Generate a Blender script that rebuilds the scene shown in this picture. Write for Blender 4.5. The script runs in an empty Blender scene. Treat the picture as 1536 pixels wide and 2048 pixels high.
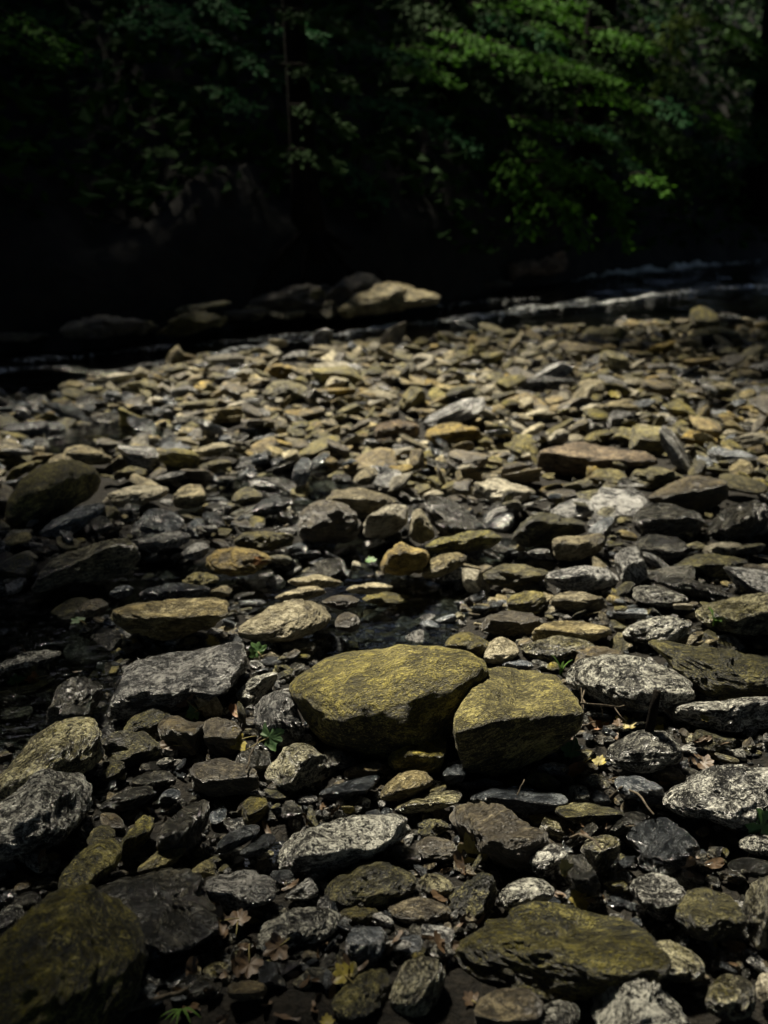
import bpy, bmesh, math, random
import numpy as np
from mathutils import Vector, Matrix

# ------------------------------------------------------------------ camera, light, exposure
scene = bpy.context.scene
col = scene.collection
CAM_H, PITCH, FPX = 1.34, math.radians(19.13), 2000.0
cam_data = bpy.data.cameras.new('camera')
cam = bpy.data.objects.new('camera', cam_data); col.objects.link(cam)
cam.location = (0, 0, CAM_H); cam.rotation_euler = (math.pi/2 - PITCH, 0, 0)
cam_data.sensor_fit = 'VERTICAL'; cam_data.sensor_height = 36.0; cam_data.sensor_width = 27.0
cam_data.lens = FPX/2048*36.0
cam_data.clip_start = 0.05; cam_data.clip_end = 500
cam_data.dof.use_dof = True; cam_data.dof.focus_distance = 2.35; cam_data.dof.aperture_fstop = 2.5
scene.camera = cam

SUN = Vector((-0.26, 0.50, 0.83)).normalized()       # towards the sun
world = bpy.data.worlds.new('World'); scene.world = world; world.use_nodes = True
wn = world.node_tree; wn.nodes.clear()
wo = wn.nodes.new('ShaderNodeOutputWorld'); bg = wn.nodes.new('ShaderNodeBackground'); sk = wn.nodes.new('ShaderNodeTexSky')
sk.sky_type = 'NISHITA'; sk.sun_disc = False
sk.sun_elevation = math.asin(SUN.z); sk.sun_rotation = math.atan2(SUN.x, SUN.y)
bg.inputs['Strength'].default_value = 0.06
wn.links.new(sk.outputs[0], bg.inputs[0]); wn.links.new(bg.outputs[0], wo.inputs[0])
sun_d = bpy.data.lights.new('sun', 'SUN'); sun_d.energy = 4.0; sun_d.angle = math.radians(6); sun_d.color = (1.0, 0.91, 0.72)
sun = bpy.data.objects.new('sun', sun_d); col.objects.link(sun)
sun.rotation_euler = (-SUN).to_track_quat('-Z', 'Y').to_euler(); sun.location = (-6, 8, 18)
vs = scene.view_settings
vs.view_transform = 'Standard'; vs.look = 'None'; vs.gamma = 1.0; vs.use_curve_mapping = False; vs.exposure = 1.62
scene.cycles.use_denoising = True
scene.cycles.max_bounces = 5; scene.cycles.diffuse_bounces = 2; scene.cycles.glossy_bounces = 3
scene.cycles.transparent_max_bounces = 12

# ------------------------------------------------------------------ helpers
RNG = np.random.default_rng(7)
SP, CP = math.sin(PITCH), math.cos(PITCH)

def ray(px, py):
    u, v = (px-768)/FPX, -(py-1024)/FPX
    d = np.array([u, CP + v*SP, -SP + v*CP]); return d

def ground(px, py, z=0.0):
    d = ray(px, py); t = (z-CAM_H)/d[2]
    return np.array([d[0]*t, d[1]*t, z])

def at_depth(px, py, y):
    d = ray(px, py); t = y/d[1]
    return np.array([d[0]*t, y, CAM_H + d[2]*t])

def to_px(p):
    p = np.atleast_2d(p); x, y, z = p[:, 0], p[:, 1], p[:, 2]-CAM_H
    f = y*CP - z*SP; v = y*SP + z*CP
    return np.stack([768 + FPX*x/f, 1024 - FPX*v/f], 1)

def _h(ix, iy, iz, s):
    n = (ix*374761393 + iy*668265263 + iz*1274126177 + s*974634777) & 0xFFFFFFFF
    n = ((n ^ (n >> 13))*1274126177) & 0xFFFFFFFF
    n = ((n ^ (n >> 16))*2246822519) & 0xFFFFFFFF
    return ((n ^ (n >> 15)) & 0xFFFF)/32767.5 - 1.0

def noise(p, s=0):
    i = np.floor(p).astype(np.int64); f = p - i; f = f*f*f*(f*(f*6-15)+10)
    r = 0
    for a in (0, 1):
        wx = f[:, 0] if a else 1-f[:, 0]
        for b in (0, 1):
            wy = f[:, 1] if b else 1-f[:, 1]
            for c in (0, 1):
                wz = f[:, 2] if c else 1-f[:, 2]
                r = r + wx*wy*wz*_h(i[:, 0]+a, i[:, 1]+b, i[:, 2]+c, s)
    return r

def fbm(p, octaves=4, s=0, gain=0.5):
    r, a = 0, 1.0
    for o in range(octaves):
        r = r + a*noise(p*(2.03**o) + 17.3*o, s+o); a *= gain
    return r

def mesh_from(name, verts, faces, mats, matidx=None, smooth=True, lco=None, rnd=None):
    """faces: (n,3) or (n,4) int array, or list of polygons"""
    me = bpy.data.meshes.new(name)
    if isinstance(faces, list):
        me.from_pydata([tuple(v) for v in verts], [], faces)
    else:
        verts = np.asarray(verts, dtype=np.float32); faces = np.asarray(faces, dtype=np.int32)
        k = faces.shape[1]; n = len(faces)
        me.vertices.add(len(verts)); me.vertices.foreach_set('co', verts.ravel())
        me.loops.add(n*k); me.loops.foreach_set('vertex_index', faces.ravel())
        me.polygons.add(n); me.polygons.foreach_set('loop_start', np.arange(0, n*k, k, dtype=np.int32))
        try: me.polygons.foreach_set('loop_total', np.full(n, k, dtype=np.int32))
        except Exception: pass
        me.update(calc_edges=True)
    for m in (mats if isinstance(mats, (list, tuple)) else [mats]): me.materials.append(m)
    if matidx is not None: me.polygons.foreach_set('material_index', np.asarray(matidx, dtype=np.int32))
    me.polygons.foreach_set('use_smooth', np.full(len(me.polygons), smooth))
    if lco is not None:
        a = me.attributes.new('lco', 'FLOAT_VECTOR', 'POINT'); a.data.foreach_set('vector', np.asarray(lco, dtype=np.float32).ravel())
    if rnd is not None:
        a = me.attributes.new('rnd', 'FLOAT', 'POINT'); a.data.foreach_set('value', np.asarray(rnd, dtype=np.float32).ravel())
    me.validate(); me.update()
    return me

def link(name, me, parent=None, loc=None):
    o = bpy.data.objects.new(name, me); col.objects.link(o)
    if loc is not None: o.location = loc
    if parent: o.parent = parent
    return o

def tag(o, label, cat, group=None, kind=None):
    if label: o['label'] = label
    if cat: o['category'] = cat
    if group: o['group'] = group
    if kind: o['kind'] = kind
    return o

# ------------------------------------------------------------------ materials
def new_mat(name):
    m = bpy.data.materials.new(name); m.use_nodes = True
    nt = m.node_tree; nt.nodes.clear()
    out = nt.nodes.new('ShaderNodeOutputMaterial')
    return m, nt, out

class NT:
    def __init__(s, nt): s.nt = nt
    def n(s, t, **kw):
        nd = s.nt.nodes.new(t)
        for k, v in kw.items(): setattr(nd, k, v)
        return nd
    def l(s, a, b): s.nt.links.new(a, b)
    def math(s, op, a, b=None, clamp=False):
        nd = s.n('ShaderNodeMath', operation=op); nd.use_clamp = clamp
        for i, x in enumerate((a, b)):
            if x is None: continue
            if isinstance(x, (int, float)): nd.inputs[i].default_value = x
            else: s.l(x, nd.inputs[i])
        return nd.outputs[0]
    def mapr(s, x, a, b, c=0.0, d=1.0):
        nd = s.n('ShaderNodeMapRange'); nd.interpolation_type = 'SMOOTHSTEP'
        s.l(x, nd.inputs['Value'])
        for k, v in (('From Min', a), ('From Max', b), ('To Min', c), ('To Max', d)): nd.inputs[k].default_value = v
        return nd.outputs['Result']
    def mix(s, f, a, b, blend='MIX'):
        nd = s.n('ShaderNodeMix', data_type='RGBA', blend_type=blend)
        if isinstance(f, (int, float)): nd.inputs[0].default_value = f
        else: s.l(f, nd.inputs[0])
        for i, x in ((6, a), (7, b)):
            if isinstance(x, tuple): nd.inputs[i].default_value = (*x, 1)
            else: s.l(x, nd.inputs[i])
        return nd.outputs[2]
    def noise(s, vec, scale, detail=5, rough=0.6, dist=0.0):
        nd = s.n('ShaderNodeTexNoise'); s.l(vec, nd.inputs['Vector'])
        nd.inputs['Scale'].default_value = scale; nd.inputs['Detail'].default_value = detail
        nd.inputs['Roughness'].default_value = rough; nd.inputs['Distortion'].default_value = dist
        return nd.outputs[0]
    def vmul(s, vec, v):
        nd = s.n('ShaderNodeVectorMath', operation='MULTIPLY'); s.l(vec, nd.inputs[0]); nd.inputs[1].default_value = v
        return nd.outputs[0]

def stone_mat(name, dark, mid, pale, fleck=0.5, fscale=80, stretch=2.4, moss=None, moss_amt=0.0, rough=0.75, bump=1.0, patch=None, spec=0.8):
    m, nt, out = new_mat(name); N = NT(nt)
    at = N.n('ShaderNodeAttribute', attribute_name='lco'); ar = N.n('ShaderNodeAttribute', attribute_name='rnd')
    oi = N.n('ShaderNodeObjectInfo')
    rv = N.math('FRACT', N.math('ADD', oi.outputs['Random'], ar.outputs['Fac']))
    ad = N.n('ShaderNodeVectorMath', operation='ADD'); N.l(at.outputs['Vector'], ad.inputs[0])
    cx = N.n('ShaderNodeCombineXYZ'); N.l(N.math('MULTIPLY', oi.outputs['Random'], 31.7), cx.inputs[0]); N.l(N.math('MULTIPLY', oi.outputs['Random'], 17.1), cx.inputs[2])
    N.l(cx.outputs[0], ad.inputs[1]); P = ad.outputs[0]
    Q = N.vmul(P, (1, 1.2, stretch)); QL = N.vmul(P, (0.45, 0.8, stretch*1.6))
    n0 = N.noise(P, 7.5, 3, 0.55, 0.4)
    n1 = N.noise(Q, 18, 6, 0.68, 0.6)
    n2 = N.noise(Q, fscale, 4, 0.62, 1.6)
    n3 = N.noise(QL, 42, 5, 0.65, 0.8)
    base = N.mix(N.mapr(n1, 0.38, 0.64), dark, mid)
    # pale flecks, grain plus painted-in glints, gather in patches and squiggles along the layers
    n4 = N.noise(Q, fscale*1.25, 3, 0.55, 2.2)
    gate = N.math('ADD', N.math('MULTIPLY', n0, 0.5), N.math('MULTIPLY', n1, 0.5))
    thr = N.math('ADD', N.math('MULTIPLY', gate, 0.45), N.math('ADD', N.math('MULTIPLY', n2, 0.40), N.math('MULTIPLY', n3, 0.15)))
    t = 0.578 - 0.095*fleck
    blot = N.mapr(thr, t, t+0.05)
    rid = N.mapr(N.math('ABSOLUTE', N.math('SUBTRACT', n4, 0.5)), 0.012, 0.055, 1.0, 0.0)
    squig = N.math('MULTIPLY', rid, N.mapr(thr, t-0.055, t+0.015))
    fm = N.math('MAXIMUM', N.math('MULTIPLY', blot, 0.8), squig)
    base = N.mix(N.math('MULTIPLY', fm, min(1.0, 0.45+fleck*0.6)), base, pale)
    vein = N.mapr(n3, 0.36, 0.46, 0.75, 0.0)
    base = N.mix(vein, base, tuple(c*0.5 for c in dark))
    pit = N.mapr(n2, 0.30, 0.42, 0.7, 0.0)
    base = N.mix(pit, base, tuple(c*0.5 for c in dark))
    if patch:
        np_ = N.noise(P, 9, 4, 0.6, 0.5)
        base = N.mix(N.mapr(np_, 0.52, 0.6, 0, 0.75), base, patch)
    if moss:
        ge = N.n('ShaderNodeNewGeometry'); sx = N.n('ShaderNodeSeparateXYZ'); N.l(ge.outputs['Normal'], sx.inputs[0])
        nm = N.math('ADD', N.math('MULTIPLY', N.noise(P, 5.0, 3, 0.6, 0.5), .55), N.math('MULTIPLY', N.noise(P, 15, 5, 0.7, 0.6), .45)); nf = N.noise(Q, 120, 4, 0.7, 1.0)
        mk = N.math('ADD', N.math('ADD', N.math('MULTIPLY', nm, 0.8), N.math('MULTIPLY', nf, 0.55)), N.math('MULTIPLY', sx.outputs[2], 0.16))
        mm = N.mapr(mk, 0.87-0.34*moss_amt, 0.97-0.34*moss_amt)
        mc = N.mix(N.mapr(N.math('ADD', N.math('MULTIPLY', nf, .6), N.math('MULTIPLY', n1, .4)), 0.47, 0.62), tuple(c*0.14 for c in moss), moss)
        brk = N.mapr(N.noise(Q, 55, 4, 0.7, 1.4), 0.36, 0.58, 0.30, 0.95)
        base = N.mix(N.math('MULTIPLY', mm, brk), base, mc)
    val = N.mapr(rv, 0, 1, 0.72, 1.3)
    hs = N.n('ShaderNodeHueSaturation'); N.l(base, hs.inputs['Color']); N.l(val, hs.inputs['Value'])
    r2 = N.math('FRACT', N.math('MULTIPLY', rv, 7.3)); N.l(N.mapr(r2, 0, 1, 0.8, 1.15), hs.inputs['Saturation'])
    bs = N.n('ShaderNodeBsdfPrincipled'); N.l(hs.outputs[0], bs.inputs['Base Color'])
    N.l(N.mapr(n1, 0.3, 0.7, rough-0.45, rough-0.24), bs.inputs['Roughness'])
    bs.inputs['Specular IOR Level'].default_value = spec
    hgt = N.math('ADD', N.math('ADD', N.math('MULTIPLY', n1, 0.9), N.math('MULTIPLY', n2, 0.5)), N.math('MULTIPLY', n3, 0.7))
    bp = N.n('ShaderNodeBump'); bp.inputs['Strength'].default_value = min(1, 0.9*bump); bp.inputs['Distance'].default_value = 0.03*bump
    N.l(hgt, bp.inputs['Height']); N.l(bp.outputs[0], bs.inputs['Normal'])
    N.l(bs.outputs[0], out.inputs[0])
    return m

S = {
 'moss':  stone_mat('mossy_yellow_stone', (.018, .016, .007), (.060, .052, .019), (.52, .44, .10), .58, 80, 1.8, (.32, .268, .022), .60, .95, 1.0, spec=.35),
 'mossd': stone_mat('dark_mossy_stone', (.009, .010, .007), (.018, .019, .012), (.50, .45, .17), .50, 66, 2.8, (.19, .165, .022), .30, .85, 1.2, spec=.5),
 'white': stone_mat('white_flecked_stone', (.012, .012, .012), (.030, .030, .029), (.78, .77, .68), .76, 66, 2.3, None, 0, .62, 1.3),
 'yfleck': stone_mat('cream_flecked_stone', (.014, .013, .009), (.034, .031, .019), (.74, .69, .45), .70, 62, 2.4, (.20, .175, .04), .16, .66, 1.3),
 'grey':  stone_mat('grey_stone', (.035, .037, .040), (.075, .078, .082), (.56, .55, .52), .76, 56, 2.2, None, 0, .58, 1.2),
 'slate': stone_mat('slate_stone', (.014, .016, .019), (.042, .048, .055), (.27, .29, .30), .34, 85, 3.0, None, 0, .5),
 'blue':  stone_mat('blue_grey_stone', (.04, .048, .058), (.125, .14, .16), (.50, .52, .53), .5, 50, 3.2, None, 0, .55),
 'tan': stone_mat('tan_stone', (.075, .060, .025), (.30, .24, .105), (.64, .56, .34), .58, 60, 2.2, None, 0, .9, 1.1, spec=.4),
 'olive': stone_mat('olive_stone', (.034, .031, .012), (.14, .122, .040), (.50, .43, .17), .52, 60, 2.0, (.27, .225, .035), .30, .9, 1.1, spec=.45),
 'brown': stone_mat('brown_stone', (.026, .020, .011), (.066, .050, .024), (.34, .28, .15), .42, 60, 2.4, None, 0, .75, 1.0),
 'gold': stone_mat('golden_stone', (.065, .046, .014), (.26, .185, .048), (.52, .42, .17), .48, 50, 2.0, None, 0, .9, spec=.4),
 'pale': stone_mat('pale_stone', (.15, .13, .08), (.42, .375, .25), (.72, .66, .50), .65, 55, 2.2, None, 0, .9, 1.1, spec=.4),
 'red': stone_mat('reddish_stone', (.050, .033, .019), (.21, .145, .078), (.54, .42, .25), .58, 46, 2.4, None, 0, .9, 1.1, spec=.4),
 'dark':  stone_mat('dark_stone', (.010, .010, .009), (.030, .030, .026), (.32, .30, .23), .36, 80, 2.8, None, 0, .6, 1.1),
}
WORD = {'moss': 'mossy yellow', 'mossd': 'dark mossy', 'white': 'white-flecked', 'yfleck': 'cream-flecked', 'grey': 'grey', 'slate': 'dark slate', 'blue': 'blue-grey',
        'tan': 'tan', 'olive': 'olive', 'brown': 'brown', 'gold': 'golden', 'pale': 'pale', 'red': 'reddish', 'dark': 'blackish'}
MATS = list(S)

def simple_mat(name, c1, c2, scale=6, rough=0.9, bump=0.4, dist=0.02, spec=0.25):
    m, nt, out = new_mat(name); N = NT(nt)
    ge = N.n('ShaderNodeNewGeometry')
    n1 = N.noise(ge.outputs['Position'], scale, 7, 0.65, 0.4)
    bs = N.n('ShaderNodeBsdfPrincipled'); N.l(N.mix(N.mapr(n1, .35, .65), c1, c2), bs.inputs['Base Color'])
    bs.inputs['Roughness'].default_value = rough; bs.inputs['Specular IOR Level'].default_value = spec
    bp = N.n('ShaderNodeBump'); bp.inputs['Strength'].default_value = bump; bp.inputs['Distance'].default_value = dist
    N.l(n1, bp.inputs['Height']); N.l(bp.outputs[0], bs.inputs['Normal']); N.l(bs.outputs[0], out.inputs[0])
    return m

def leaf_mat(name, c1, c2, trans=0.25, rough=0.8, nscale=2.0):
    m, nt, out = new_mat(name); N = NT(nt)
    ge = N.n('ShaderNodeNewGeometry')
    n1 = N.noise(ge.outputs['Position'], nscale, 3, 0.6)
    f = N.math('ADD', N.math('MULTIPLY', ge.outputs['Random Per Island'], 0.6), N.math('MULTIPLY', n1, 0.5), True)
    c = N.mix(f, c1, c2)
    bs = N.n('ShaderNodeBsdfPrincipled'); N.l(c, bs.inputs['Base Color']); bs.inputs['Roughness'].default_value = rough
    bs.inputs['Specular IOR Level'].default_value = 0.06
    tr = N.n('ShaderNodeBsdfTranslucent'); N.l(c, tr.inputs[0])
    mx = N.n('ShaderNodeMixShader'); mx.inputs[0].default_value = trans
    N.l(bs.outputs[0], mx.inputs[1]); N.l(tr.outputs[0], mx.inputs[2]); N.l(mx.outputs[0], out.inputs[0])
    return m

M_bed = simple_mat('wet_stream_bed', (.007, .0065, .0055), (.026, .022, .016), 60, .8, 1.0, .03)
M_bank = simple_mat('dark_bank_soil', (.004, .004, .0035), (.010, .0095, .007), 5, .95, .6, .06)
M_bark = simple_mat('dark_bark', (.005, .0045, .004), (.014, .012, .010), 18, 1.0, .8, .03, .04)
M_twig = simple_mat('twig_bark', (.03, .024, .016), (.10, .08, .055), 60, .8, .6, .004)
M_log = simple_mat('weathered_log', (.035, .026, .020), (.12, .09, .07), 12, .85, .8, .02)
M_leaf = leaf_mat('canopy_leaf', (.016, .070, .006), (.058, .150, .011))
M_leafb = leaf_mat('blue_green_leaf', (.014, .058, .020), (.034, .110, .040))
M_leafy = leaf_mat('young_leaf', (.035, .080, .010), (.085, .125, .018))
M_canopy = leaf_mat('shade_toned_leaf', (.010, .036, .006), (.022, .056, .010), 0.08)  # darker leaf, shade put into its colour for the boughs behind

def fallen_mat(name, base, spot, vein):
    m, nt, out = new_mat(name); N = NT(nt)
    tc = N.n('ShaderNodeTexCoord')
    n1 = N.noise(tc.outputs['Object'], 45, 5, .65, .5)
    n2 = N.noise(tc.outputs['Object'], 220, 3, .6)
    c = N.mix(N.mapr(n1, .45, .66), base, spot); c = N.mix(N.mapr(n2, .55, .75, 0, .5), c, vein)
    bs = N.n('ShaderNodeBsdfPrincipled'); N.l(c, bs.inputs['Base Color']); bs.inputs['Roughness'].default_value = .55
    bp = N.n('ShaderNodeBump'); bp.inputs['Strength'].default_value = .5; bp.inputs['Distance'].default_value = .003
    N.l(n1, bp.inputs['Height']); N.l(bp.outputs[0], bs.inputs['Normal']); N.l(bs.outputs[0], out.inputs[0])
    return m
F = {'green': fallen_mat('green_fallen_leaf', (.06, .15, .03), (.09, .18, .04), (.18, .26, .10)),
     'darkgreen': fallen_mat('dark_green_fallen_leaf', (.03, .08, .022), (.06, .12, .03), (.12, .18, .06)),
     'yellow': fallen_mat('yellow_fallen_leaf', (.27, .225, .03), (.12, .085, .016), (.33, .28, .07)),
     'orange': fallen_mat('orange_fallen_leaf', (.20, .09, .025), (.10, .045, .016), (.28, .16, .06)),
     'brown': fallen_mat('brown_fallen_leaf', (.085, .052, .026), (.035, .022, .013), (.15, .10, .05)),
     'olive': fallen_mat('olive_yellow_leaf', (.28, .23, .06), (.13, .10, .03), (.38, .32, .12))}
M_vein = simple_mat('leaf_stalk', (.16, .13, .05), (.26, .22, .09), 80, .6, .2, .002)

def water_mat():
    m, nt, out = new_mat('stream_water'); N = NT(nt)
    ge = N.n('ShaderNodeNewGeometry'); rf = N.n('ShaderNodeAttribute', attribute_name='riffle').outputs['Fac']
    q = N.vmul(ge.outputs['Position'], (1.0, 2.0, 1))
    n1 = N.noise(q, 3.2, 4, .6, .6); n2 = N.noise(q, 16, 4, .65, .8); n3 = N.noise(q, 30, 4, .7, 1.2)
    h = N.math('ADD', N.math('MULTIPLY', n1, .5), N.math('MULTIPLY', n2, .09)); h = N.math('ADD', h, N.math('MULTIPLY', N.math('MULTIPLY', n3, rf), .55))
    bp = N.n('ShaderNodeBump'); bp.inputs['Strength'].default_value = .5; bp.inputs['Distance'].default_value = .05
    N.l(h, bp.inputs['Height'])
    gl = N.n('ShaderNodeBsdfGlossy'); gl.inputs['Roughness'].default_value = .06; gl.inputs[0].default_value = (1, 1, 1, 1)
    N.l(bp.outputs[0], gl.inputs['Normal'])
    tr = N.n('ShaderNodeBsdfTransparent'); tr.inputs[0].default_value = (.34, .37, .34, 1)
    fr = N.n('ShaderNodeFresnel'); fr.inputs[0].default_value = 1.33; N.l(bp.outputs[0], fr.inputs['Normal'])
    mx = N.n('ShaderNodeMixShader'); N.l(fr.outputs[0], mx.inputs[0]); N.l(tr.outputs[0], mx.inputs[1]); N.l(gl.outputs[0], mx.inputs[2])
    fo = N.n('ShaderNodeBsdfPrincipled'); fo.inputs['Base Color'].default_value = (.72, .75, .74, 1); fo.inputs['Roughness'].default_value = .35; N.l(bp.outputs[0], fo.inputs['Normal'])
    n4 = N.noise(q, 17, 5, .75, 1.2)
    k = N.mapr(N.math('ADD', n4, N.math('MULTIPLY', rf, .34)), .68, .84, 0, .9)  # riffles whitened: aerated water plus painted-in sky glints
    m2 = N.n('ShaderNodeMixShader'); N.l(k, m2.inputs[0]); N.l(mx.outputs[0], m2.inputs[1]); N.l(fo.outputs[0], m2.inputs[2])
    N.l(m2.outputs[0], out.inputs[0])
    return m
M_water = water_mat()
M_foam = simple_mat('white_water_glints', (.50, .52, .52), (.85, .86, .84), 40, .35, .6, .01)

# ------------------------------------------------------------------ setting: bed, water, far bank
NEAR = np.array([ground(*p)[:2] for p in [(-900, 860), (-300, 805), (0, 775), (150, 765), (300, 738), (420, 724), (600, 703), (800, 686), (1000, 664), (1200, 656), (1400, 652), (1536, 652), (1900, 650), (3000, 640)]])
FAR = np.array([ground(*p)[:2] for p in [(-1400, 790), (-500, 735), (-200, 715), (0, 698), (250, 678), (450, 655), (560, 640), (690, 632), (890, 602), (1000, 578), (1120, 560), (1300, 536), (1536, 514), (1900, 490), (2600, 465)]])
near_y = lambda x: np.interp(x, NEAR[:, 0], NEAR[:, 1])
far_y = lambda x: np.interp(x, FAR[:, 0], FAR[:, 1])
WATER_Z = -0.045
POOLS = [(90, 1290, .22, .20, .10), (20, 1400, .25, .2, .10), (760, 1225, .28, .30, .07), (560, 950, .40, .30, .09), (560, 1130, .5, .25, .05), (130, 860, .9, .6, .07),
         (560, 1660, .10, .05, .05), (1000, 1090, .2, .2, .05), (20, 1210, .25, .25, .10), (900, 905, .3, .2, .05), (300, 1140, .3, .15, .07), (700, 1175, .35, .15, .07), (240, 850, .5, .25, .07), (60, 780, .6, .4, .09), (1340, 820, .4, .2, .06),
         (1460, 760, .5, .25, .06), (660, 1080, .2, .12, .06), (470, 1020, .35, .15, .07), (560, 880, .4, .15, .06)]
POOLW = [(ground(a, b)[:2], c, d, e) for a, b, c, d, e in POOLS]

def smooth(t): t = np.clip(t, 0, 1); return t*t*(3-2*t)

def bed_z(x, y):
    p = np.stack([x, y, np.zeros_like(x)], 1)
    z = 0.018*fbm(p*2.2, 3, 5) - 0.012
    for c, rx, ry, d in POOLW: z = z - d*np.exp(-(((x-c[0])/rx)**2 + ((y-c[1])/ry)**2))
    ch = smooth((y - near_y(x))/0.6 + 0.15)
    return z*(1-ch) + ch*(-0.34 + 0.03*noise(p*3, 9))

def grid_mesh(xs, ys, zf):
    X, Y = np.meshgrid(xs, ys); v = np.stack([X.ravel(), Y.ravel(), zf(X.ravel(), Y.ravel())], 1)
    nx, ny = len(xs), len(ys); i = np.arange(nx-1); j = np.arange(ny-1); I, J = np.meshgrid(i, j); a = (J*nx + I).ravel()
    return v, np.stack([a, a+1, a+nx+1, a+nx], 1)
xs = np.unique(np.concatenate([np.linspace(-70, -6, 20), np.linspace(-6, 7, 150), np.linspace(7, 70, 20)]))
ys = np.unique(np.concatenate([np.linspace(-60, 0, 15), np.linspace(0, 11, 150), np.linspace(11, 90, 24)]))
v, f = grid_mesh(xs, ys, bed_z)
tag(link('stream_bed', mesh_from('stream_bed', v, f, M_bed)), 'dark wet gravelly stream bed under the stones', None, kind='structure')

RIFFLES = [([(330, 722), (480, 700), (560, 690), (650, 674), (720, 664), (800, 652), (900, 641), (1000, 632), (1100, 618), (1200, 606), (1310, 592)], .06, .84),
           ([(820, 652), (940, 634), (1090, 614), (1180, 602)], .12, .7), ([(1300, 593), (1420, 578), (1600, 568)], .16, .6), ([(-60, 745), (110, 736), (230, 746), (350, 722)], .10, .6),
           ([(40, 722), (160, 712), (320, 696), (480, 684), (620, 668)], .12, .55), ([(870, 612), (1000, 600), (1080, 596)], .10, .5),
           ([(1115, 558), (1170, 551), (1240, 546), (1300, 541), (1350, 534), (1420, 528), (1480, 524), (1600, 514)], .26, 1.9)]
def riffle(x, y):
    r = np.zeros_like(x)
    for pts, w, s in RIFFLES:
        g = np.array([ground(*p, WATER_Z)[:2] for p in pts]); d = np.full_like(x, 9.0)
        for a, b_ in zip(g[:-1], g[1:]):
            e = b_-a; t = np.clip(((x-a[0])*e[0]+(y-a[1])*e[1])/(e@e), 0, 1); d = np.minimum(d, np.hypot(x-a[0]-e[0]*t, y-a[1]-e[1]*t))
        r = np.maximum(r, s*np.exp(-(d/w)**2))
    return r
def wave_z(x, y):
    p = np.stack([x*0.8, y*2.0, 0*x], 1)
    w = smooth((y-near_y(x))/0.5)
    return WATER_Z + w*(0.010*fbm(p*2.5, 3, 31)) + riffle(x, y)*(.018 + .028*fbm(np.stack([x*7, y*9, 0*x], 1), 3, 41))
xs = np.unique(np.concatenate([np.linspace(-60, -4.5, 10), np.linspace(-4.5, 7, 380), np.linspace(7, 60, 12)]))
ys = np.unique(np.concatenate([np.linspace(0.5, 5.8, 12), np.linspace(5.8, 15, 300), np.linspace(15, 60, 12)]))
v, f = grid_mesh(xs, ys, wave_z)
me = mesh_from('water', v, f, M_water); ra = me.attributes.new('riffle', 'FLOAT', 'POINT'); ra.data.foreach_set('value', riffle(v[:, 0], v[:, 1]).astype(np.float32))
tag(link('water', me), 'dark shallow stream water with pale riffles flowing past the stones', None, kind='structure')

def bank():
    xs = np.unique(np.concatenate([np.linspace(-60, -6, 25), np.linspace(-6, 14, 120), np.linspace(14, 70, 25)]))
    ts = np.array([-.25, -.05, 0, .05, .12, .2, .3, .45, .6, .8, 1.0, 1.3, 1.7, 2.2, 2.8, 3.5, 4.5, 6, 8, 11, 15, 20, 28])
    V = []
    for t in ts:
        y = far_y(xs) + t
        z = np.where(t < 0, -.34, -.08 + .5*smooth(t/.6) + .62*max(0, t-.1))
        p = np.stack([xs, y, np.full_like(xs, z if np.ndim(z) == 0 else z.item())], 1) if np.ndim(z) == 0 else None
        n = fbm(np.stack([xs*1.3, y*1.3, np.full_like(xs, t)], 1), 4, 77)
        zz = z + (0.16 if t > .1 else .03)*n*min(1.5, .4+t)
        yy = y + .12*noise(np.stack([xs*2.1, np.full_like(xs, t*2), 0*xs], 1), 4)
        V.append(np.stack([xs, yy, np.broadcast_to(zz, xs.shape)], 1))
    V = np.array(V); nt_, nx = V.shape[:2]
    I, J = np.meshgrid(np.arange(nx-1), np.arange(nt_-1)); a = (J*nx+I).ravel()
    return V.reshape(-1, 3), np.stack([a, a+1, a+nx+1, a+nx], 1)
v, f = bank()
BANK_V = v
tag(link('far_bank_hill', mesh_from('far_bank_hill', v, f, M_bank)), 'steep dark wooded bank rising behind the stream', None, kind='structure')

def bank_z(x, y):
    t = y - float(far_y(x)); return float(-.08 + .5*smooth(t/.6) + .62*max(0, t-.1))

# ------------------------------------------------------------------ stone shapes
ICO = {}
def ico(level):
    if level not in ICO:
        bm = bmesh.new(); bmesh.ops.create_icosphere(bm, subdivisions=level, radius=1.0)
        v = np.array([q.co[:] for q in bm.verts]); f = np.array([[q.index for q in p.verts] for p in bm.faces]); bm.free()
        v /= np.linalg.norm(v, axis=1)[:, None]
        ICO[level] = (v, f)
    return ICO[level]

def unit(v): v = np.asarray(v, float); return v/np.linalg.norm(v, axis=-1, keepdims=True)

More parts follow.
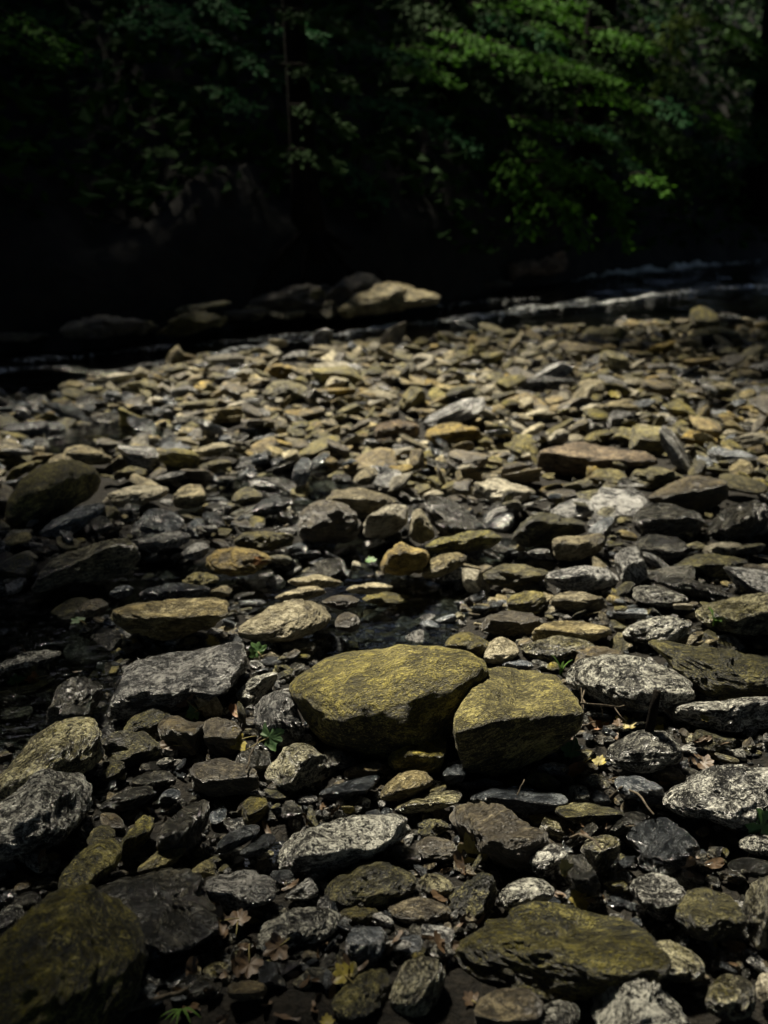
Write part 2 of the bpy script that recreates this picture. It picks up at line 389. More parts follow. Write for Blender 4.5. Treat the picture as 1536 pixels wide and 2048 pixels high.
def poly_shape(d, rng, kind):
    """star-shaped soft polytope; returns points with extents about +-1"""
    if kind == 'round':
        n = unit(rng.normal(size=(40, 3))); D = rng.uniform(.9, 1.05, 40); p = 5
    elif kind == 'slab':
        ang = np.sort(rng.uniform(0, 2*np.pi, 7)); side = np.stack([np.cos(ang), np.sin(ang), rng.uniform(-.25, .35, 7)], 1)
        n = unit(np.vstack([side, [[.06*rng.normal(), .06*rng.normal(), 1], [0, 0, -1]], unit(rng.normal(size=(4, 3)))])); D = np.concatenate([rng.uniform(.7, 1.0, 7), [.8, .8], rng.uniform(.95, 1.1, 4)]); p = 16
    elif kind == 'wedge':
        n = unit(np.vstack([rng.normal(size=(7, 3)), [[rng.uniform(-.9, .9), rng.uniform(-.6, .2), .8], [0, 0, -1], [-rng.uniform(.3, 1), .2, .5]]])); D = np.concatenate([rng.uniform(.65, 1.0, 7), [.6, .8, .7]]); p = 18
    else:
        ax = np.array([[1, 0, 0], [-1, 0, 0], [0, 1, 0], [0, -1, 0], [0, 0, 1], [0, 0, -1]], float) + rng.normal(size=(6, 3))*.16
        n = unit(np.vstack([ax, rng.normal(size=(5, 3))])); D = np.concatenate([rng.uniform(.8, .95, 6), rng.uniform(.9, 1.15, 5)]); p = 14
    c = np.maximum(0, d @ n.T)/D
    r = (np.power(c, p).sum(1) + 1e-9)**(-1/p)
    q = d*np.minimum(r, 1.8)[:, None]
    mn, mx = q.min(0), q.max(0)
    return (q - (mn+mx)/2)/((mx-mn)/2)

def frame_from(ang, rng):
    """foliation frame: x along the long axis of the stone, z across its layers"""
    ca, sa = math.cos(ang), math.sin(ang)
    x = unit([ca, rng.normal()*.25, sa]); z = unit([-sa, -0.45+rng.normal()*.2, ca]); z = unit(z - x*(x@z)); y = np.cross(z, x)
    return np.stack([x, y, z])

def relief(v, q, size, rng, amount=1.0):
    o = rng.uniform(-50, 50, 3); s = 1.0/size
    r = .055*fbm(q*s*2.0+o, 3, 3) + .030*fbm(q*s*np.array([3., 3., 9.])+o, 4, 8, .6) - .022*np.abs(fbm(q*s*np.array([2.5, 3.5, 14.])+o, 3, 12))
    r = r + .0075*fbm(q*s*np.array([14., 16., 34.])+o, 2, 23)
    nrm = unit(v - v.mean(0))
    return v + nrm*(r*size*amount)[:, None]

def parse(s): return np.array([[float(a) for a in p.split(',')] for p in s.split()])

def radial(poly, c, th):
    """distance from c to the outline along each image direction"""
    a = poly - c; b = np.roll(a, -1, 0); out = np.zeros(len(th))
    for i, t in enumerate(th):
        dx, dy = math.cos(t), math.sin(t)
        e = b - a; den = dx*e[:, 1] - dy*e[:, 0]; den = np.where(np.abs(den) < 1e-9, 1e-9, den)
        k = (a[:, 0]*e[:, 1] - a[:, 1]*e[:, 0])/den; u = (a[:, 0]*dy - a[:, 1]*dx)/den
        ok = (k > 0) & (u >= -1e-6) & (u <= 1+1e-6)
        out[i] = k[ok].max() if ok.any() else 0
    if (out == 0).any():
        g = out > 0; out = np.interp(th, th[g], out[g], period=2*np.pi)
    return out

def spline(poly, k=4):
    """round the traced corners a little"""
    p = poly
    for _ in range(2):
        q = np.roll(p, -1, 0); p = np.stack([.8*p+.2*q, .2*p+.8*q], 1).reshape(-1, 2)
    return p

HERO_POLY = []
ANCHORS = []
def hero(kind, mat, label, outline, ref=None, flat=0.55, zc=0.30, lift=0.0):
    seed = abs(hash_str(outline)) % 100000; rng = np.random.default_rng(seed)
    poly = parse(outline); HERO_POLY.append(poly)
    mn, mx = poly.min(0), poly.max(0); wpx, hpx = mx-mn
    pc = spline(poly)
    area = 0.5*np.sum(pc[:, 0]*np.roll(pc[:, 1], -1) - np.roll(pc[:, 0], -1)*pc[:, 1])
    cr = (pc[:, 0]*np.roll(pc[:, 1], -1) - np.roll(pc[:, 0], -1)*pc[:, 1])
    cen = np.array([((pc[:, 0]+np.roll(pc[:, 0], -1))*cr).sum(), ((pc[:, 1]+np.roll(pc[:, 1], -1))*cr).sum()])/(6*area)
    # size and place
    z = 0.05 + lift
    for _ in range(4):
        C = ground(cen[0], cen[1], z); dist = np.linalg.norm(C - [0, 0, CAM_H]); dv = (C-[0, 0, CAM_H])/dist
        m = (dv @ [0, CP, -SP])*dist/FPX
        sa = -dv[2]; ca = math.sqrt(1-sa*sa); H = hpx*m; W = wpx*m
        dz = H/math.sqrt(ca*ca + (sa/flat)**2); dy = min(dz/flat, 1.4*W); dz = math.sqrt(max(H*H-(dy*sa)**2, (.35*H)**2))/ca
        z = zc*dz + lift
    # principal angle of the outline for the layering
    q = pc - cen; ev, ew = np.linalg.eigh(q.T @ q); ax = ew[:, 1]; ang = math.atan2(-ax[1], ax[0])
    if ang > math.pi/2: ang -= math.pi
    if ang < -math.pi/2: ang += math.pi
    big = max(wpx, hpx)
    lv = 6 if (big > 170 and cen[1] > 1150) else 5 if big > 62 else 4
    d, f = ico(lv)
    v = poly_shape(d, rng, kind)*np.array([W, dy, dz])/2
    fr = frame_from(ang*.9, rng); size = (W*dy*dz)**(1/3)
    am = .55 if mat == 'moss' else 1.0
    v = relief(v, v @ fr.T, size, rng, am)
    # fit the outline seen along dv, keeping the depth along dv as it is
    u = unit(np.cross(dv, [0, 0, 1])); w = np.cross(u, dv)
    a, b, e = v @ u, v @ w, v @ dv
    th = np.linspace(-np.pi, np.pi, 97)[:-1]; tv = np.arctan2(b, a); rv = np.hypot(a, b)
    rs = np.zeros(96)
    for k_, t in enumerate(th): rs[k_] = (a*math.cos(t)+b*math.sin(t))[np.abs((tv-t+np.pi) % (2*np.pi)-np.pi) < .11].max(initial=0)
    g = rs > 0; rs = np.interp(th, th[g], rs[g], period=2*np.pi)
    ro = radial(np.stack([pc[:, 0], -pc[:, 1]], 1), np.array([cen[0], -cen[1]]), th)*m
    k = np.clip(ro/rs, .25, 4); k = (np.roll(k, 1)+2*k+np.roll(k, -1))/4
    kk = np.interp(tv, th, k, period=2*np.pi)
    v = np.outer(a*kk, u) + np.outer(b*kk, w) + np.outer(e, dv)
    v = relief(v, v @ fr.T, size, rng, .35*am)
    name = 'boulder' if wpx > 210 and cen[1] > 850 else 'stone'
    me = mesh_from(name, v, f, S[mat], lco=v @ fr.T + rng.uniform(-9, 9, 3), rnd=np.full(len(v), rng.uniform(0, 1)))
    o = link(name, me, loc=C)
    tag(o, label, name, 'stones of the stream bed')
    ANCHORS.append((cen, ref, C))
    return o

def hash_str(s):
    h = 17
    for c in s: h = (h*131 + ord(c)) & 0x7FFFFFFF
    return h

exec_rows = [
    ('block', 'grey', 'large flat-topped grey slab with a white streaked patch, beside the big mossy yellow boulder', '252,1307 320,1300 410,1300 492,1292 502,1305 500,1350 480,1368 457,1396 400,1408 320,1424 215,1436 221,1395 240,1350', {'ref': 'the flat grey slab', 'flat': .4}),
    ('round', 'moss', 'biggest yellow mossy boulder with a rounded top, at the centre of the near stones', '573,1382 600,1345 640,1310 700,1297 780,1290 870,1287 930,1292 975,1320 985,1345 960,1375 935,1410 918,1460 885,1505 800,1518 700,1508 632,1485 610,1445 592,1405', {'ref': 'the biggest mossy boulder', 'flat': .62}),
    ('block', 'moss', 'smaller yellow mossy boulder with a lit ridge, leaning against the biggest mossy one', '930,1365 960,1338 1010,1333 1070,1335 1115,1345 1150,1390 1160,1430 1140,1475 1080,1515 1020,1550 950,1553 922,1532 912,1470 918,1420', {'ref': 'the smaller mossy boulder', 'flat': .65}),
    ('block', 'olive', 'upright olive stone tucked in front of the gap between the two mossy boulders', '770,1525 790,1490 825,1450 860,1450 900,1480 890,1510 885,1545 840,1545 790,1542', {'ref': 'the upright olive stone', 'flat': .7}),
    ('round', 'yfleck', 'mossy cream-flecked boulder at the dark edge, behind the white-flecked rounded boulder', '57,1475 90,1460 145,1440 195,1450 207,1480 203,1535 165,1560 100,1560 50,1590 -5,1605 -40,1560 30,1510', {'ref': 'the mossy boulder at the dark edge', 'flat': .6}),
    ('round', 'white', 'rounded white-flecked boulder cut off by the picture edge, below a mossy cream-flecked boulder', '-70,1620 -20,1597 0,1592 40,1575 85,1542 130,1545 165,1565 195,1582 188,1630 170,1660 130,1690 60,1705 -10,1710 -70,1690', {'ref': 'the white boulder at the edge', 'flat': .65}),
    ('wedge', 'dark', 'blackish ribbed stone in the dark water next to the flat grey slab', '120,1362 165,1352 200,1370 212,1385 200,1415 150,1445 90,1447 95,1415', {}),
    ('slab', 'white', 'flat pale-rimmed stone lying alone in the dark pool at the edge', '-10,1326 20,1308 60,1302 110,1305 127,1318 100,1330 40,1335 -10,1336', {'ref': 'the flat stone in the dark pool', 'flat': .35}),
    ('wedge', 'mossd', 'dark mossy cracked stone between the mossy edge boulder and the tan cracked block', '200,1475 220,1462 260,1455 285,1460 310,1485 327,1512 300,1530 260,1535 220,1533 198,1510', {}),
    ('round', 'mossd', 'dark mossy stone just in front of the flat grey slab', '240,1460 260,1430 300,1410 335,1412 352,1435 330,1460 290,1470 255,1470', {}),
    ('block', 'brown', 'tan cracked block with a split corner, standing in front of the flat grey slab', '315,1435 360,1427 380,1446 418,1447 411,1475 396,1497 390,1520 370,1510 345,1492 320,1482', {'ref': 'the tan cracked block', 'flat': .8}),
    ('wedge', 'pale', 'pale wedge of rock among dead leaves, leaning on the flat grey slab', '385,1378 410,1369 430,1383 447,1420 440,1440 410,1438 392,1415', {}),
    ('block', 'brown', 'brown upright rock below the pale wedge, beside the yellow maple leaf', '405,1440 440,1430 480,1450 487,1475 470,1510 430,1512 412,1490', {}),
    ('wedge', 'white', 'sharp white-topped wedge rock wedged between the grey slab and the biggest mossy boulder', '490,1365 515,1350 555,1344 558,1360 540,1382 520,1398 500,1412 472,1407 468,1385', {'ref': 'the sharp white wedge', 'flat': .6}),
    ('round', 'grey', 'rounded grey stone with a pale band across its top, touching the biggest mossy boulder', '510,1405 535,1386 575,1378 592,1395 600,1430 612,1470 600,1490 560,1495 520,1475 504,1440', {'ref': 'the banded grey stone', 'flat': .8}),
    ('wedge', 'yfleck', 'peaked brown rock with cream flecks below the banded grey stone', '520,1545 545,1520 575,1487 610,1484 640,1505 665,1520 681,1545 670,1565 630,1585 565,1580 525,1562', {'ref': 'the peaked brown rock', 'flat': .7}),
    ('slab', 'brown', 'low oblong brown-grey stone with a rough face, left of the peaked brown rock', '380,1535 385,1520 430,1515 460,1520 510,1540 522,1565 515,1587 480,1594 420,1592 385,1577', {}),
    ('slab', 'slate', 'smooth dark slate lens lying between the peaked brown rock and the tan pebble', '630,1585 680,1565 740,1551 765,1551 757,1570 720,1597 690,1607 640,1594', {}),
    ('round', 'dark', 'dark rounded stone tucked under the front of the biggest mossy boulder', '640,1500 680,1498 710,1513 716,1530 680,1542 660,1532', {}),
    ('slab', 'brown', 'low brown stone at the foot of the biggest mossy boulder, near the upright olive stone', '682,1542 710,1530 760,1520 772,1540 740,1552 690,1557', {}),
    ('slab', 'white', 'long flat-backed stone with white streaked flecks, slanting in front of the slate chips', '538,1727 550,1690 580,1665 640,1645 720,1630 800,1625 833,1640 828,1675 790,1700 720,1722 650,1747 590,1753 555,1742', {'ref': 'the long streaked stone', 'flat': .55}),
    ('round', 'tan', 'smooth tan pebble-like stone resting above a long flecked stone', '752,1595 775,1565 800,1545 850,1537 870,1560 852,1582 810,1597 770,1607', {'ref': 'the smooth tan stone', 'flat': .7}),
    ('slab', 'yfleck', 'long thin cream-flecked stone just under the smooth tan stone', '783,1617 810,1605 860,1585 910,1577 930,1587 915,1606 870,1622 820,1630 790,1627', {}),
    ('block', 'slate', 'small upright blue-black block between the upright olive stone and the smaller mossy boulder', '882,1552 900,1522 925,1520 937,1540 925,1564 895,1572', {}),
    ('slab', 'slate', 'broad blackish slate in front of the smaller mossy boulder, above the brown triangular slab', '930,1602 970,1580 1030,1572 1110,1575 1138,1590 1130,1617 1080,1627 1000,1624 940,1614', {'ref': 'the broad black slate'}),
    ('slab', 'slate', 'narrow blackish slate directly behind the broad black slate', '913,1571 960,1556 1010,1557 1003,1574 940,1583', {}),
    ('slab', 'brown', 'brown triangular slab sloping towards us, with an upright dead leaf at its corner', '888,1642 905,1620 940,1605 1000,1607 1040,1630 1090,1655 1137,1692 1120,1713 1060,1730 1020,1735 980,1715 920,1684 898,1662', {'ref': 'the brown triangular slab', 'flat': .45}),
    ('round', 'white', 'big oval boulder densely covered in white flecks, right of the smaller mossy boulder', '1123,1356 1150,1325 1200,1312 1280,1307 1340,1323 1387,1350 1393,1377 1370,1402 1320,1424 1250,1420 1180,1410 1140,1388', {'ref': 'the big white-flecked boulder', 'flat': .5}),
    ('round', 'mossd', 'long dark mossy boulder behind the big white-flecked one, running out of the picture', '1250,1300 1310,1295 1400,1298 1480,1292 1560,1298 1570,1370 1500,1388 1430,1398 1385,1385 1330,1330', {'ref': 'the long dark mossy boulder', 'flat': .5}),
    ('slab', 'white', 'long grey-white tapering stone with a pale leaf scrap, rising towards the picture edge', '1320,1437 1350,1425 1420,1410 1480,1390 1530,1374 1570,1378 1570,1428 1520,1448 1450,1468 1380,1468 1340,1458', {'ref': 'the long tapering stone', 'flat': .5}),
    ('round', 'white', 'rounded cream-white flecked stone beneath the dark upright twig stub', '1206,1517 1230,1490 1270,1460 1320,1454 1352,1470 1367,1495 1357,1517 1320,1538 1270,1548 1225,1538', {'ref': 'the flecked stone under the twig stub', 'flat': .6}),
    ('round', 'white', 'large dark boulder with white squiggly flecks at the edge, above the green maple leaf', '1328,1640 1345,1600 1380,1565 1420,1535 1480,1521 1550,1518 1590,1560 1570,1610 1530,1648 1480,1658 1420,1650 1370,1655', {'ref': 'the white-squiggled boulder', 'flat': .65}),
    ('wedge', 'slate', 'dark angular boulder beneath the white-squiggled boulder', '1248,1697 1265,1660 1310,1635 1360,1640 1402,1680 1392,1717 1340,1740 1290,1724', {'ref': 'the dark angular boulder', 'flat': .7}),
    ('block', 'blue', 'blue-grey stone with a light ridge, beside the thin slanting twig', '1226,1572 1240,1555 1280,1551 1320,1565 1345,1590 1332,1605 1280,1604 1240,1594', {'ref': 'the blue-grey ridge stone', 'flat': .6}),
    ('slab', 'grey', 'grey cobble beside the orange dead leaf below the smaller mossy boulder', '1068,1542 1090,1525 1130,1524 1143,1540 1120,1554 1085,1553', {}),
    ('round', 'olive', 'yellowish round cobble between the grey cobble and the broad black slate', '1046,1562 1065,1545 1100,1546 1127,1565 1117,1578 1070,1578', {}),
    ('round', 'yfleck', 'small speckled cobble next to the yellow scrap of leaf', '1158,1567 1185,1547 1210,1551 1224,1570 1207,1583 1175,1578', {}),
    ('block', 'white', 'small square stone with white stripes, at the end of the broad black slate', '1129,1587 1140,1572 1170,1569 1182,1585 1174,1607 1140,1608', {'ref': 'the small striped square stone'}),
    ('round', 'slate', 'small dark round stone right beside the small striped square stone', '1180,1588 1195,1577 1215,1588 1227,1606 1187,1610', {}),
    ('slab', 'mossd', 'long low moss-edged stone right of the brown triangular slab', '1103,1632 1120,1614 1160,1606 1230,1609 1255,1620 1232,1643 1180,1653 1130,1648', {'ref': 'the low moss-edged stone', 'flat': .5}),
    ('wedge', 'dark', 'dark flecked wedge stone under the end of the thin slanting twig', '1213,1673 1235,1635 1265,1619 1302,1625 1292,1642 1260,1663 1240,1675', {}),
    ('round', 'white', 'pale flecked cobble like an egg in front of a dead curled leaf', '995,1797 1010,1775 1040,1759 1080,1752 1107,1765 1111,1787 1080,1808 1040,1818 1010,1825 998,1812', {'ref': 'the egg-shaped pale cobble', 'flat': .65}),
    ('round', 'brown', 'smooth oval reddish-brown cobble', '773,1817 790,1800 830,1794 880,1799 904,1820 897,1840 850,1853 805,1848 780,1834', {'ref': 'the oval reddish-brown cobble', 'flat': .55}),
    ('round', 'mossd', 'large dark oval stone with cream flecks below the long streaked stone', '643,1793 660,1755 710,1729 770,1724 820,1734 840,1760 837,1793 790,1809 720,1820 660,1820', {'ref': 'the large dark oval stone', 'flat': .6}),
    ('round', 'yfleck', 'small cream-flecked cobble beside the large dark oval stone', '833,1767 850,1747 880,1749 907,1765 912,1782 890,1798 855,1793', {}),
    ('wedge', 'mossd', 'dark smooth slanting stone under the upright dead leaf', '888,1803 920,1775 955,1744 985,1746 997,1780 987,1813 950,1839 910,1834', {'ref': 'the dark slanting stone', 'flat': .7}),
    ('round', 'white', 'rounded grey stone with fine pale specks below the brown triangular slab', '1055,1717 1065,1695 1090,1686 1120,1688 1140,1710 1122,1737 1090,1757 1065,1748', {'ref': 'the finely specked round stone', 'flat': .7}),
    ('slab', 'dark', 'dark ribbed stone sloping down from the finely specked round stone', '1122,1742 1130,1715 1155,1709 1187,1735 1207,1775 1197,1793 1160,1783 1130,1768', {}),
    ('wedge', 'yfleck', 'bright yellow-cream stone with a twig across it', '1156,1707 1175,1680 1205,1669 1237,1670 1242,1700 1222,1732 1200,1748 1180,1728', {'ref': 'the bright cream stone', 'flat': .8}),
    ('block', 'white', 'two-humped white-flecked rock, below the dark angular boulder', '1253,1787 1270,1765 1300,1747 1340,1750 1367,1768 1375,1790 1345,1838 1310,1837 1275,1813', {'ref': 'the two-humped flecked rock', 'flat': .65}),
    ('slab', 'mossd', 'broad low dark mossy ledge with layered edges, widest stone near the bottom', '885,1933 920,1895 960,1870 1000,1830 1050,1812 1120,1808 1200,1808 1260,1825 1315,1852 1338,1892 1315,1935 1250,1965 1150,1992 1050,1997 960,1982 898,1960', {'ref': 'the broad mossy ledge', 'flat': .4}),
    ('wedge', 'white', 'black boulder with bright white flecks on its sloping top, on the bottom edge', '1178,1992 1185,1960 1210,1937 1240,1934 1280,1948 1330,1973 1372,2008 1392,2055 1345,2095 1220,2095 1178,2040', {'ref': 'the white-topped black boulder', 'flat': .6}),
    ('round', 'yfleck', 'tall rounded stone with a bright cream face near the bottom, beside the broad mossy ledge', '772,2012 785,1970 805,1925 840,1916 880,1919 892,1950 882,1992 852,2025 810,2036', {'ref': 'the bright-faced tall stone', 'flat': .9}),
    ('slab', 'brown', 'dark brown mossy stone on the bottom edge beneath the broad mossy ledge', '942,2042 950,2010 990,1984 1050,1974 1092,2000 1087,2043 1040,2068 960,2068', {}),
    ('round', 'white', 'pale flecked stone on the bottom edge beside the white-topped black boulder', '1052,2055 1080,2015 1120,1997 1157,2004 1163,2030 1132,2066 1070,2085', {}),
    ('round', 'yfleck', 'cream boulder at the bottom corner, in front of a taller yellowish one', '1412,2022 1420,1980 1440,1954 1490,1949 1513,1980 1508,2022 1470,2040 1430,2040', {'ref': 'the cream corner boulder', 'flat': .7}),
    ('wedge', 'yfleck', 'tall yellowish flecked boulder along the picture edge above the bottom corner', '1490,1770 1520,1750 1570,1742 1580,1880 1520,1905 1483,1855', {}),
    ('block', 'pale', 'pale yellow rock in the bottom corner, cut off by the edge', '1508,1965 1550,1940 1590,1950 1590,2030 1520,2015', {}),
    ('round', 'yfleck', 'rounded cream-flecked stone right of the broad mossy ledge', '1265,1925 1300,1890 1340,1880 1400,1900 1412,1942 1340,1965 1285,1955', {}),
    ('block', 'mossd', 'dark mossy block behind the tall yellowish edge boulder', '1350,1800 1400,1775 1465,1785 1495,1825 1470,1872 1400,1885 1350,1855', {}),
    ('round', 'dark', 'low blackish stone at the edge below a flecked cobble', '1458,1737 1480,1720 1540,1714 1570,1745 1500,1758 1463,1752', {}),
    ('slab', 'slate', 'low dark slate with a light rim just below the dark angular boulder', '1273,1722 1290,1705 1330,1711 1357,1740 1320,1751 1280,1743', {}),
    ('round', 'white', 'small white-specked cobble with a green maple leaf lying on it', '1478,1692 1500,1671 1540,1666 1570,1700 1520,1712 1485,1708', {'ref': 'the cobble under the green leaf'}),
    ('wedge', 'mossd', 'small mossy wedge at the tip of the long streaked stone', '830,1652 850,1637 890,1639 902,1655 872,1675 838,1670', {}),
    ('round', 'brown', 'brown knobbly stone between the long streaked stone and the upright dead leaf', '828,1692 850,1671 905,1678 922,1705 890,1724 840,1719', {}),
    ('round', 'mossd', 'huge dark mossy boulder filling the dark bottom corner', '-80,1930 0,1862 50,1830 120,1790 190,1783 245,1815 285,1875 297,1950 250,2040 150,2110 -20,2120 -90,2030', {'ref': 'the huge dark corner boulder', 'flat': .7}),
    ('wedge', 'dark', 'dark striped rock with silvery bands, leaning on the huge dark corner boulder', '188,1747 240,1740 290,1744 340,1734 380,1743 412,1763 424,1800 443,1850 433,1885 350,1908 270,1880 220,1815 193,1772', {'ref': 'the dark striped rock', 'flat': .6}),
    ('round', 'mossd', 'mossy flecked stone humped above the huge dark corner boulder', '108,1778 115,1745 150,1710 190,1687 235,1683 247,1710 237,1742 190,1765 150,1790', {'ref': 'the mossy hump'}),
    ('slab', 'mossd', 'narrow mossy stone slanting up between the mossy hump and a big dark stone', '233,1692 255,1660 290,1629 313,1639 312,1662 282,1693 250,1708', {}),
    ('wedge', 'dark', 'big dark brown rough stone beside the slate chips, with one lit spot', '310,1682 320,1650 370,1614 410,1600 427,1620 417,1662 392,1693 350,1714 318,1708', {'ref': 'the big dark brown stone', 'flat': .65}),
    ('slab', 'olive', 'olive-yellow flat stone under the big dark brown stone', '263,1737 290,1715 335,1689 372,1689 374,1711 347,1733 300,1743', {}),
    ('wedge', 'olive', 'small three-cornered olive stone behind the smooth grey slab stone', '368,1742 420,1717 434,1735 432,1753 392,1756', {}),
    ('block', 'grey', 'smooth even grey block of stone beside the dark striped rock', '408,1757 440,1744 510,1742 547,1760 555,1787 542,1808 500,1821 450,1818 418,1793', {'ref': 'the smooth grey block', 'flat': .5}),
    ('wedge', 'grey', 'small grey pyramid-shaped stone', '566,1790 595,1770 618,1755 634,1770 645,1787 620,1801 580,1799', {'ref': 'the small grey pyramid'}),
    ('round', 'white', 'dark stone with brilliant white veins, behind a hollow full of dead leaves', '502,1888 515,1850 550,1829 600,1817 660,1817 688,1835 682,1862 642,1888 590,1894 550,1899 513,1896', {'ref': 'the white-veined stone', 'flat': .6}),
    ('block', 'blue', 'blue-black block right of the white-veined stone', '690,1872 710,1854 765,1854 782,1875 772,1922 740,1944 700,1929 688,1902', {'ref': 'the blue-black block', 'flat': .8}),
    ('wedge', 'mossd', 'dark mossy stone behind the bright-faced tall stone', '652,2014 680,1975 730,1944 772,1939 792,1970 772,2014 720,2036 670,2036', {}),
    ('slab', 'brown', 'rusty brown flat stone deep in the leaf-filled hollow near the bottom', '448,1977 465,1961 520,1964 540,1985 522,2001 470,1999', {}),
    ('slab', 'olive', 'mossy low stone touching the back of the white-veined stone', '668,1832 700,1809 750,1814 772,1840 740,1858 690,1854', {}),
    ('round', 'mossd', 'small mossy round stone just behind the mossy hump', '168,1683 185,1655 215,1649 232,1665 227,1692 195,1703', {}),
    ('slab', 'slate', 'dark smooth slate between the big dark brown stone and the long streaked stone', '428,1692 450,1665 500,1651 527,1655 517,1677 480,1693 440,1705', {}),
    ('slab', 'slate', 'ribbed slate chip touching the end of the long streaked stone', '473,1703 510,1675 545,1667 557,1685 532,1708 490,1715', {}),
    ('round', 'white', 'white-lit stone half out of the picture above the huge dark corner boulder', '-30,1835 20,1812 50,1819 47,1847 10,1862 -30,1862', {}),
    ('round', 'dark', 'small dark round stone above the huge dark corner boulder', '18,1807 35,1789 65,1784 84,1800 72,1821 30,1821', {}),
    ('slab', 'dark', 'flat dark stone below the dark mossy cracked stone', '253,1557 300,1540 345,1547 357,1570 320,1588 270,1578', {}),
    ('slab', 'dark', 'wide dark stone with a dull ribbed surface beside the rounded white-flecked boulder', '193,1603 240,1580 300,1574 322,1590 282,1618 210,1624', {}),
    ('slab', 'blue', 'small smooth blue slate chip near the low oblong brown-grey stone', '316,1592 335,1577 360,1581 362,1599 340,1608 320,1605', {}),
    ('round', 'mossd', 'small mossy pebble between the mossy edge boulder and the flat dark stone', '198,1548 225,1524 250,1524 252,1546 225,1563 205,1561', {}),
    ('slab', 'white', 'tiny bright white-edged stone below the tan cracked block', '310,1523 330,1514 353,1519 357,1533 330,1541 313,1534', {}),
    ('slab', 'tan', 'broad tan stone with a long flat top, behind the flat grey slab', '215,1207 250,1197 330,1197 440,1200 467,1220 442,1252 400,1273 350,1282 290,1279 248,1253 223,1227', {'ref': 'the broad tan stone', 'flat': .5}),
    ('round', 'pale', 'smooth pale tan loaf-shaped stone, right of the broad tan stone', '466,1262 500,1230 550,1204 610,1196 662,1211 669,1240 642,1268 580,1284 520,1284 473,1278', {'ref': 'the pale loaf-shaped stone', 'flat': .5}),
    ('slab', 'yfleck', 'long speckled cream boulder rising out of the dark pool', '63,1172 80,1130 115,1104 170,1089 240,1079 282,1094 290,1120 262,1153 200,1164 130,1164 78,1176', {'ref': 'the long speckled boulder', 'flat': .5}),
    ('round', 'moss', 'big dark-fronted mossy dome beside the far side of the pool', '3,1045 20,990 60,943 100,924 150,919 192,933 204,965 194,1003 150,1018 90,1036 40,1065', {'ref': 'the mossy dome', 'flat': .75}),
    ('slab', 'tan', 'tan flat rock just behind the mossy dome', '85,925 140,889 180,889 217,914 228,932 180,935 110,933', {'ref': 'the tan rock behind the mossy dome'}),
    ('slab', 'olive', 'low olive stone sloping beside the mossy dome, at the picture edge', '8,957 30,930 75,921 92,927 50,948 15,963', {}),
    ('slab', 'pale', 'pale flat-topped slab with a dark shadowed front, right of the mossy dome', '201,1003 225,975 290,969 347,977 332,997 280,1014 220,1014', {'ref': 'the pale flat slab', 'flat': .4}),
    ('block', 'tan', 'squarish tan stone against the end of the pale flat slab', '346,988 370,967 405,969 415,995 402,1015 360,1019 346,1008', {}),
    ('slab', 'blue', 'blue-grey striped slab slanting down from the pale flat slab', '75,1058 110,1035 160,1011 217,1009 212,1032 170,1058 120,1076 83,1074', {'ref': 'the striped blue slab'}),
    ('wedge', 'blue', 'blue-grey and tan peaked stone right of the striped blue slab', '258,1064 290,1020 320,1012 362,1030 374,1057 330,1074 280,1076', {}),
    ('round', 'olive', 'rounded olive stone near the pool, beside a squarish tan stone', '455,1003 480,975 505,974 527,990 522,1008 480,1012', {}),
    ('slab', 'slate', 'long dark grey stone just beyond the rounded olive stone', '493,1023 530,995 560,987 592,1005 582,1023 530,1034', {}),
    ('round', 'gold', 'golden-brown smooth stone with an orange leaf on its shoulder', '408,1113 430,1095 480,1091 532,1105 547,1127 520,1149 460,1154 413,1138', {'ref': 'the golden-brown stone', 'flat': .55}),
    ('slab', 'olive', 'low greenish-brown slab just behind the golden-brown stone', '458,1083 490,1060 540,1061 592,1070 592,1095 540,1104 480,1096', {}),
    ('round', 'brown', 'dark brown mossy boulder with a lit top, standing before the pale stones', '590,1065 600,1020 630,998 680,1001 722,1030 724,1062 702,1090 640,1090 598,1082', {'ref': 'the brown mid-bed boulder', 'flat': .8}),
    ('slab', 'tan', 'tan slab sloping up behind the brown mid-bed boulder', '638,1003 660,980 700,971 750,980 802,1000 792,1034 740,1044 690,1020', {}),
    ('block', 'pale', 'pale block of stone facing us, between the brown mid-bed boulder and the dark triangular rock', '723,1053 740,1025 780,1006 817,1009 817,1047 790,1069 755,1082 726,1074', {'ref': 'the pale block', 'flat': .9}),
    ('round', 'tan', 'small rounded tan stone standing in the pool behind the brown mid-bed boulder', '703,963 720,940 745,931 759,945 747,968 715,973', {}),
    ('wedge', 'blue', 'bluish-white pointed stone in the pool, brightest of the cool stones there', '581,957 590,930 605,914 624,917 622,952 607,973 588,968', {'ref': 'the bluish pointed stone'}),
    ('slab', 'olive', 'low yellowish stone behind the pale flat slab', '223,948 250,932 285,934 302,950 270,961 235,958', {}),
    ('slab', 'pale', 'flat whitish stone beyond the pool, left of centre', '383,903 410,888 450,884 477,895 452,915 400,915', {'ref': 'the flat whitish stone'}),
    ('slab', 'olive', 'low yellow-olive stone directly in front of the flat whitish stone', '383,941 410,922 450,917 472,930 442,945 400,948', {}),
    ('slab', 'pale', 'pale flat stone with a thin edge behind the pale loaf-shaped stone', '566,1163 600,1150 650,1149 692,1165 672,1178 600,1176', {}),
    ('slab', 'tan', 'long flat stone just behind the pale loaf-shaped stone', '543,1193 590,1175 640,1171 662,1185 620,1201 560,1203', {}),
    ('round', 'brown', 'small oval brown stone beside the pale loaf-shaped stone', '638,1203 660,1190 710,1189 724,1205 702,1220 660,1218', {}),
    ('slab', 'pale', 'thin pale flat stone beyond the small oval brown stone', '686,1178 720,1165 780,1164 792,1178 750,1190 700,1188', {}),
